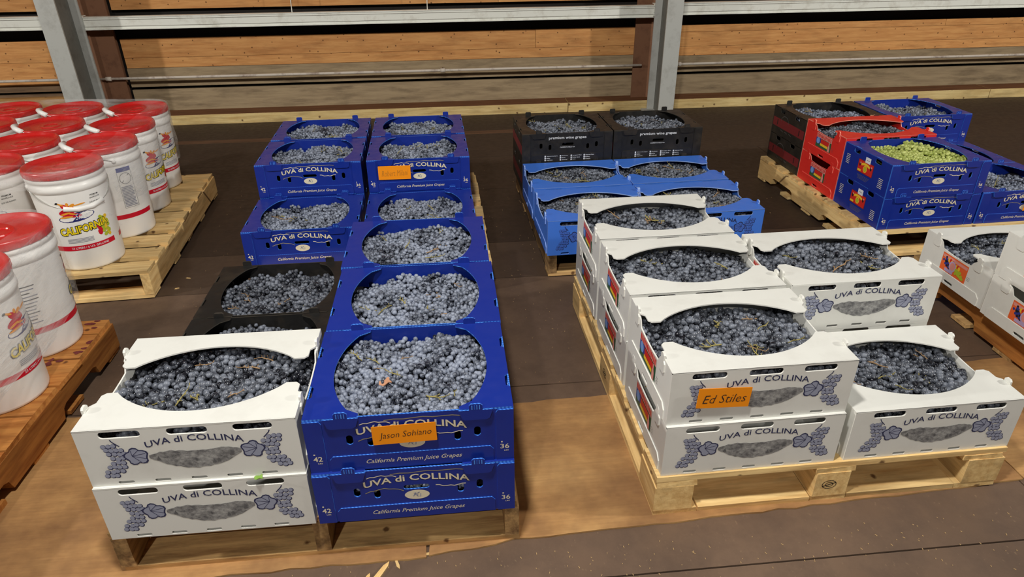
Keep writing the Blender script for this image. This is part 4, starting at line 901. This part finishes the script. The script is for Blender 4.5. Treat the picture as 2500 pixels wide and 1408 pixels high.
def pail_parts():
    P = {}
    b = MB(); b.lathe([(0.0, 0.004), (.120, .004), (.126, 0.0), (.132, .003), (.134, .012), (.147, .352), (.147, .357), (.151, .360), (.152, .372), (.151, .386), (.147, .390), (.147, .398), (.150, .401), (.150, .414), (.147, .420)], M['pail'], 56)
    P['body'] = b.mesh('body', True)
    b = MB(); prof = [(.146, .417), (.151, .417), (.153, .421), (.153, .441), (.151, .447), (.146, .4485), (.142, .446), (.139, .436), (.132, .432), (.100, .433), (.060, .4335), (.0, .434)]
    b.lathe(prof, M['lid'], 56)
    P['lid'] = b.mesh('lid', True)
    b = MB()
    for i in range(28):
        a = 2 * PI * i / 28; c, s = math.cos(a), math.sin(a); b.box(-.0035, .0035, -.0015, .0015, .420, .440, M['lid'], Matrix.Rotation(a, 4, 'Z') @ Matrix.Translation((.1525, 0, 0)) @ Matrix.Rotation(PI / 2, 4, 'Z'))
    b.lathe([(.030, .4335), (.033, .4375), (.045, .4375), (.048, .4335)], M['lid'], 24); P['lid_ribs'] = b.mesh('lid_ribs')
    # printed front
    b = MB(); A = 0.0; rng = random.Random(4)
    wgrid(b, A, -.34, .115, .098, .120, M['pail_red'], 60, .0006); P['red_band'] = b.mesh('red_band', True)
    b = MB()
    wtext(b, A, '23 LITERS / 6 U.S. GALLONS', .005, .109, .150, .0095, M['white_ink'], .0010, .015)
    wdisc(b, A, -.012, .250, .070, .020, M['pail_blue'], .0007, 20, .10)
    wtext(b, A, 'Silver', .012, .254, .062, .026, M['white_ink'], .0011, .0, .1, .3)
    for i, (u, v, ru, rv, m_, ro) in enumerate(((-.040, .278, .034, .014, 'pail_red', .2), (-.030, .262, .040, .010, 'pail_red', -.15), (-.045, .300, .010, .018, 'pail_red', .9), (-.020, .290, .020, .010, 'pail_red', -.7), (-.050, .270, .020, .004, 'pail_orange', .2), (-.028, .268, .018, .0035, 'pail_orange', -.3), (-.018, .304, .012, .006, 'pail_orange', .5), (-.058, .312, .014, .0035, 'pail_orange', -.5), (-.072, .318, .006, .004, 'ink_black', .3), (-.034, .310, .006, .008, 'pail_orange', 0), (.010, .304, .024, .003, 'pail_orange', .1), (-.05, .255, .026, .004, 'pail_orange', .05))):
        wdisc(b, A, u, v, ru, rv, M[m_], .0011 + i * .00008, 14, ro)
    for i in range(18): wdisc(b, A, .064 + rng.uniform(-.010, .010), .155 + i * .0026, .0075, .0075, M['pail_red'], .0008 + i * .00002, 9)
    for i in range(30): wdisc(b, A, .088 + rng.uniform(-.016, .016), .140 + i * .0030, .0078, .0078, M['label_lime' if i % 4 else 'label_yellow'], .0013 + i * .00002, 9)
    for bo, m_, lf in ((.075, 'ink_black', .0020), (.030, 'pail_yellow', .0026)): wtext(b, A, 'CALIFORNIA', .003, .196, .192 if bo < .05 else .198, .034 if bo < .05 else .040, M[m_], lf, bo, .10)
    for i, s in enumerate(('PREMIUM', 'GRAPE JUICE', 'JUS DE RAISIN')): wtext(b, A, s, .078, (.330, .318, .300)[i], (.036, .046, .056)[i], .0075, M['ink_black'], .0009, .004)
    for i in range(4): wgrid(b, A, -.075, .025, .134 + i * .0055, .1365 + i * .0055, M['pail_grey'], 10, .0008)
    P['front_print'] = b.mesh('front_print')
    b = MB(); A = 2.15
    wgrid(b, A, -.032, .032, .325, .345, M['label_blue'], 6, .0008)
    for u0, u1, v0, v1 in ((-.033, -.0318, .15, .325), (.0318, .033, .15, .325), (-.033, .033, .149, .1505)): wgrid(b, A, u0, u1, v0, v1, M['grey_ink'], 2, .0008)
    pts = []; n = 28
    for i in range(n + 1): t = 2 * PI * i / n; pts += [(.027 * math.cos(t), .292 + .027 * math.sin(t)), (.025 * math.cos(t), .292 + .025 * math.sin(t))]
    wrap(b, A, pts, [(2 * i + 1, 2 * i, 2 * i + 2, 2 * i + 3) for i in range(n)], M['grey_ink'], .0009)
    wrap(b, A, [(-.020, .275), (-.018, .273), (.020, .309), (.018, .311)], [(0, 1, 2, 3)], M['grey_ink'], .0009)
    for i in range(14): wgrid(b, A, -.029, .029 - rng.uniform(0, .012), .156 + i * .0072, .1605 + i * .0072, M['pail_grey'], 5, .0009)
    wgrid(b, A, -.14, .10, .098, .120, M['pail_red'], 20, .0004)
    A = -1.9
    for i in range(12): wgrid(b, A, -.03 + rng.uniform(0, .02), .03 + rng.uniform(-.01, .02), .142 + i * .0125, .1455 + i * .0125, M['grey_ink' if i % 2 else 'pail_grey'], 5, .0009)
    P['back_print'] = b.mesh('back_print')
    def bail(drop):
        b = MB(); pts = []; n = 18; r0 = .153
        for i in range(n + 1):
            t = PI * i / n; x = r0 * math.cos(t); s = math.sin(t) * .172
            pts.append(Vector((math.cos(drop) * s, x, .380 + math.sin(drop) * s)))
        b.tube(pts, .0021, M['wire'], 6)
        g = MB(); g.tube([pts[n // 2 - 3] + Vector((.001, 0, 0)), pts[n // 2 - 1], pts[n // 2 + 1], pts[n // 2 + 3]], .0125, M['pail'], 10)
        e = MB()
        for sy in (-1, 1): e.tube([(0, sy * .144, .380), (0, sy * .155, .380)], .009, M['pail'], 10)
        return b.mesh('bail', True), g.mesh('grip', True), e.mesh('bail_ear', True)
    P['bail_down'] = bail(-.62); P['bail_up'] = bail(.44)
    return P
PP = pail_parts()
PRX = 0.062
def pail(x, y, z, ang, label, down=False, bang=None, group='wrapped pails at left'):
    t = thing('grape_juice_pail', label, 'pail', (x, y, z), ang, group)
    for n_ in ('body', 'lid'): o = link(n_, PP[n_], t); (link('lid_ribs', PP['lid_ribs'], o) if n_ == 'lid' else [link(q_, PP[q_], o) for q_ in ('red_band', 'front_print', 'back_print')])
    ba, gr, ea = PP['bail_down' if down else 'bail_up']
    o = link('bail', ba, t, (0, 0, 0), (bang if bang is not None else 0)); link('grip', gr, o); link('bail_ear', ea, o)
    return t
def rad(d): return math.radians(d)
pail(-1.262, 1.700, .135, rad(-60), 'nearest pail of the back pallet, its yellow lettering facing the camera', True, rad(12))
back = [(-1.240, 2.030, -165, 'second pail along the right side of the back pallet, showing a warning panel'), (-1.268, 2.345, -12, 'third pail along the right side of the back pallet'), (-1.315, 2.680, -8, 'rearmost pail along the right side of the back pallet'),
        (-1.612, 1.745, -70, 'front pail in the second row of the back pallet, left of the nearest one'), (-1.612, 2.075, -60, 'pail in the second row of the back pallet, second from front'), (-1.630, 2.385, -20, 'pail in the second row of the back pallet, third from front'), (-1.672, 2.715, -30, 'rear pail in the second row of the back pallet'),
        (-1.965, 2.10, -60, 'pail in the third row of the back pallet, near the left edge'), (-1.985, 2.42, -40, 'pail in the third row of the back pallet, second from the rear'), (-2.02, 2.755, -60, 'rear pail in the third row of the back pallet')]
for x, y, a, lb in back: pail(x, y, .135, rad(a), lb, False, rad(215 - a) + R.uniform(-.15, .15))
pail(-1.140, 0.985, .135, rad(48), 'rear pail of the near pallet at the left edge, beside juice stains', False, rad(160))
pail(-1.112, 0.670, .135, rad(8), 'middle pail of the near pallet, half its yellow lettering in view', False, rad(190))
pail(-1.115, 0.345, .135, rad(-30), 'front pail of the near pallet, only its foot in view at the left edge', False, rad(190))
pail(-1.475, 1.010, .135, rad(-60), 'pail behind the rear one on the near pallet, at the left edge', False, rad(190))

# stretch film
def film_mat(name, lo, hi, rough):
    k = NT(name); v = k.vec((1, 1, 1), False)
    mp = k.n('ShaderNodeMapping'); mp.inputs['Rotation'].default_value = (0.35, 0.2, 0.5); mp.inputs['Scale'].default_value = (3, 3, 22); k.l(v, mp.inputs[0])
    n1 = k.noise(mp.outputs[0], 2.2, 5, 0.65); n2 = k.noise(v, 5, 3, 0.5)
    mm = k.n('ShaderNodeMath', operation='MULTIPLY'); k.l(n1, mm.inputs[0]); k.l(n2, mm.inputs[1])
    fac = k.ramp(mm.outputs[0], [(0.16, (lo,) * 3 + (1,)), (0.42, (hi,) * 3 + (1,))])
    k.b.inputs['Base Color'].default_value = (0.8, 0.8, 0.79, 1); k.b.inputs['Roughness'].default_value = rough
    tr = k.n('ShaderNodeBsdfTransparent'); mx = k.n('ShaderNodeMixShader'); k.l(fac, mx.inputs[0]); k.l(tr.outputs[0], mx.inputs[1]); k.l(k.b.outputs[0], mx.inputs[2]); k.l(mx.outputs[0], k.out.inputs[0])
    k.bump(n1, 0.7, 0.006); return k.m
M['film_side'] = film_mat('stretch_film_side', 0.06, 0.52, 0.22); M['film_edge'] = film_mat('stretch_film_edge', 0.03, 0.26, 0.16); M['film_q'] = film_mat('stretch_film_wrinkled', 0.08, 0.6, 0.22); M['film_top'] = film_mat('stretch_film_top', 0.01, 0.06, 0.10)
def film(centers, z_bot, z_top, label, bottom_fn, ms='film_side'):
    # convex outline around the pails
    import itertools
    pts = [(x + .160 * math.cos(2 * PI * i / 24), y + .160 * math.sin(2 * PI * i / 24)) for x, y in centers for i in range(24)]
    pts = sorted(set(pts))
    def half(ps):
        h = []
        for p in ps:
            while len(h) > 1 and (h[-1][0] - h[-2][0]) * (p[1] - h[-2][1]) - (h[-1][1] - h[-2][1]) * (p[0] - h[-2][0]) <= 0: h.pop()
            h.append(p)
        return h
    hull = half(pts)[:-1] + half(pts[::-1])[:-1]
    ring = []
    for i in range(len(hull)):
        a, b_ = Vector(hull[i]), Vector(hull[(i + 1) % len(hull)]); n = max(1, int((b_ - a).length / .03))
        for q_ in range(n): ring.append(a + (b_ - a) * q_ / n)
    cx = sum(p.x for p in ring) / len(ring); cy = sum(p.y for p in ring) / len(ring); c = Vector((cx, cy)); n = len(ring)
    t = thing('stretch_film', label, 'film', (cx, cy, z_bot))
    b = MB(); vs = []; L = 9
    for j in range(L + 1):
        for i, p in enumerate(ring):
            zb = bottom_fn(p.x, p.y); z = zb + (z_top - zb) * j / L
            k_ = 1.0 + .012 * noise.noise(Vector((p.x * 9, p.y * 9, z * 14))) - (.010 if j == L else 0)
            d = (p - c) * k_; vs.append((d.x, d.y, z - z_bot))
    b.add(vs, [(j * n + i, j * n + (i + 1) % n, (j + 1) * n + (i + 1) % n, (j + 1) * n + i) for j in range(L) for i in range(n)], M[ms]); link('side_wrap', b.mesh('side_wrap', True), t)
    b = MB(); top = vs[L * n:]; inner = [(x - x / math.hypot(x, y) * .12, y - y / math.hypot(x, y) * .12, z - .004) for x, y, z in top]
    b.add(top + inner, [(i, (i + 1) % n, n + (i + 1) % n, n + i) for i in range(n)], M['film_edge']); link('top_edge', b.mesh('top_edge', True), t)
    b = MB(); b.add(inner + [(0, 0, inner[0][2])], [(i, (i + 1) % n, n) for i in range(n)], M['film_top']); link('top_sheet', b.mesh('top_sheet', True), t)
film([(-1.262, 1.700)] + [(x, y) for x, y, a, lb in back] + [(-1.95, 1.78)], .30, .135 + PH + .008, 'clear stretch film wrapped around the pails of the back pallet', lambda x, y: .36 + .12 * noise.noise(Vector((x * 2.2, y * 2.2, 3))) - .05 * (y - 1.7) + (.13 if (x > -1.50 and y < 1.75) else 0))
film([(-1.14, .985), (-1.112, .67), (-1.115, .345), (-1.475, 1.01), (-1.47, .345)], .18, .135 + PH + .008, 'clear wrinkled stretch film around the pails of the near pallet', lambda x, y: .27 + .08 * noise.noise(Vector((x * 3, y * 3, 8))) + .05 * (y - .6), 'film_q')

# ------------------------------------------------------------------ small things
def leaf(loc, s, m_, label, rz):
    b = MB(); pts = []
    for i in range(16): a = 2 * PI * i / 16; r_ = .5 * (0.7 + .3 * abs(math.sin(a * 2.5))); pts.append((r_ * math.cos(a), r_ * math.sin(a) * .8, .12 * math.sin(a * 3)))
    b.add([(0, 0, .1)] + pts, [(0, 1 + i, 1 + (i + 1) % 16) for i in range(16)], m_); b.add([(0, 0, .06)] + [(x, y, z - .04) for x, y, z in pts], [(0, 1 + (i + 1) % 16, 1 + i) for i in range(16)], m_)
    o = link('leaf', b.mesh('leaf', True), None, loc, rz); o.scale = (s, s, s); tag(o, label, 'leaf')
leaf((.187, .150, .140 + 2 * HB - .004), .036, M['leaf_dry'], 'curled brown leaf on the grapes of the front dark blue crate', .6)
leaf((-.118, .000, .140 + HW + .003), .022, M['leaf_green'], 'small green leaf caught between the two front left white crates', .2)
leaf((2.80, 2.40, .140 + 2 * HB + .004), .040, M['leaf_dry'], 'brown leaf on the black crate rim behind the red crate', .2)
rng = random.Random(12)
def splinter(loc, L, wd, rz, label):
    b = MB(); b.plate([(-L / 2, -wd * .2), (-L * .2, -wd / 2), (L * .35, -wd * .35), (L / 2, 0), (L * .3, wd * .4), (-L * .25, wd / 2)], [], wd * .4, M['pal_light'], M['chip'], Matrix.Translation((0, 0, wd * .4)))
    tag(link('wood_splinter', b.mesh('wood_splinter'), None, loc, rz), label, 'splinter', 'splinters on the floor')
splinter((.142, -.052, FLOOR_Z), .085, .016, 1.02, 'long pale wood splinter on the floor in front of the blue crates')
splinter((.108, -.070, FLOOR_Z), .05, .012, 1.25, 'shorter wood splinter beside the long one on the floor')
splinter((.185, -.022, FLOOR_Z), .04, .008, 1.9, 'tiny wood splinter at the plywood edge in front of the blue crates')
splinter((.265, .000, FLOOR_Z), .055, .009, .1, 'thin wood splinter lying along the plywood edge')
splinter((-.90, 1.62, FLOOR_Z), .022, .008, .4, 'wood chip beside the back pail pallet, nearer one')
splinter((-.88, 1.72, FLOOR_Z), .026, .008, -.3, 'wood chip beside the back pail pallet, farther one')
b = MB()
for i in range(420):
    if i < 260: x, y = rng.uniform(-.6, 2.3), -.02 - abs(rng.gauss(0, .12))
    elif i < 340: x, y = rng.uniform(.56, .86), rng.uniform(.7, 3.2)
    else: x, y = rng.choice((rng.uniform(-.93, -.6), rng.uniform(1.95, 2.3))), rng.uniform(.75, 3.2)
    L = rng.uniform(.002, .007) * (1.6 if rng.random() < .12 else 1); a = rng.uniform(-.6, .9) + PI / 2
    b.box(-L / 2, L / 2, -.0008, .0008, 0, .0012, M['chip'], Matrix.Translation((x, y, FLOOR_Z)) @ Matrix.Rotation(a, 4, 'Z'))
tag(link('wood_chips', b.mesh('wood_chips')), 'tiny wood chips and crumbs scattered over the dark floor', 'chips', None, 'stuff')
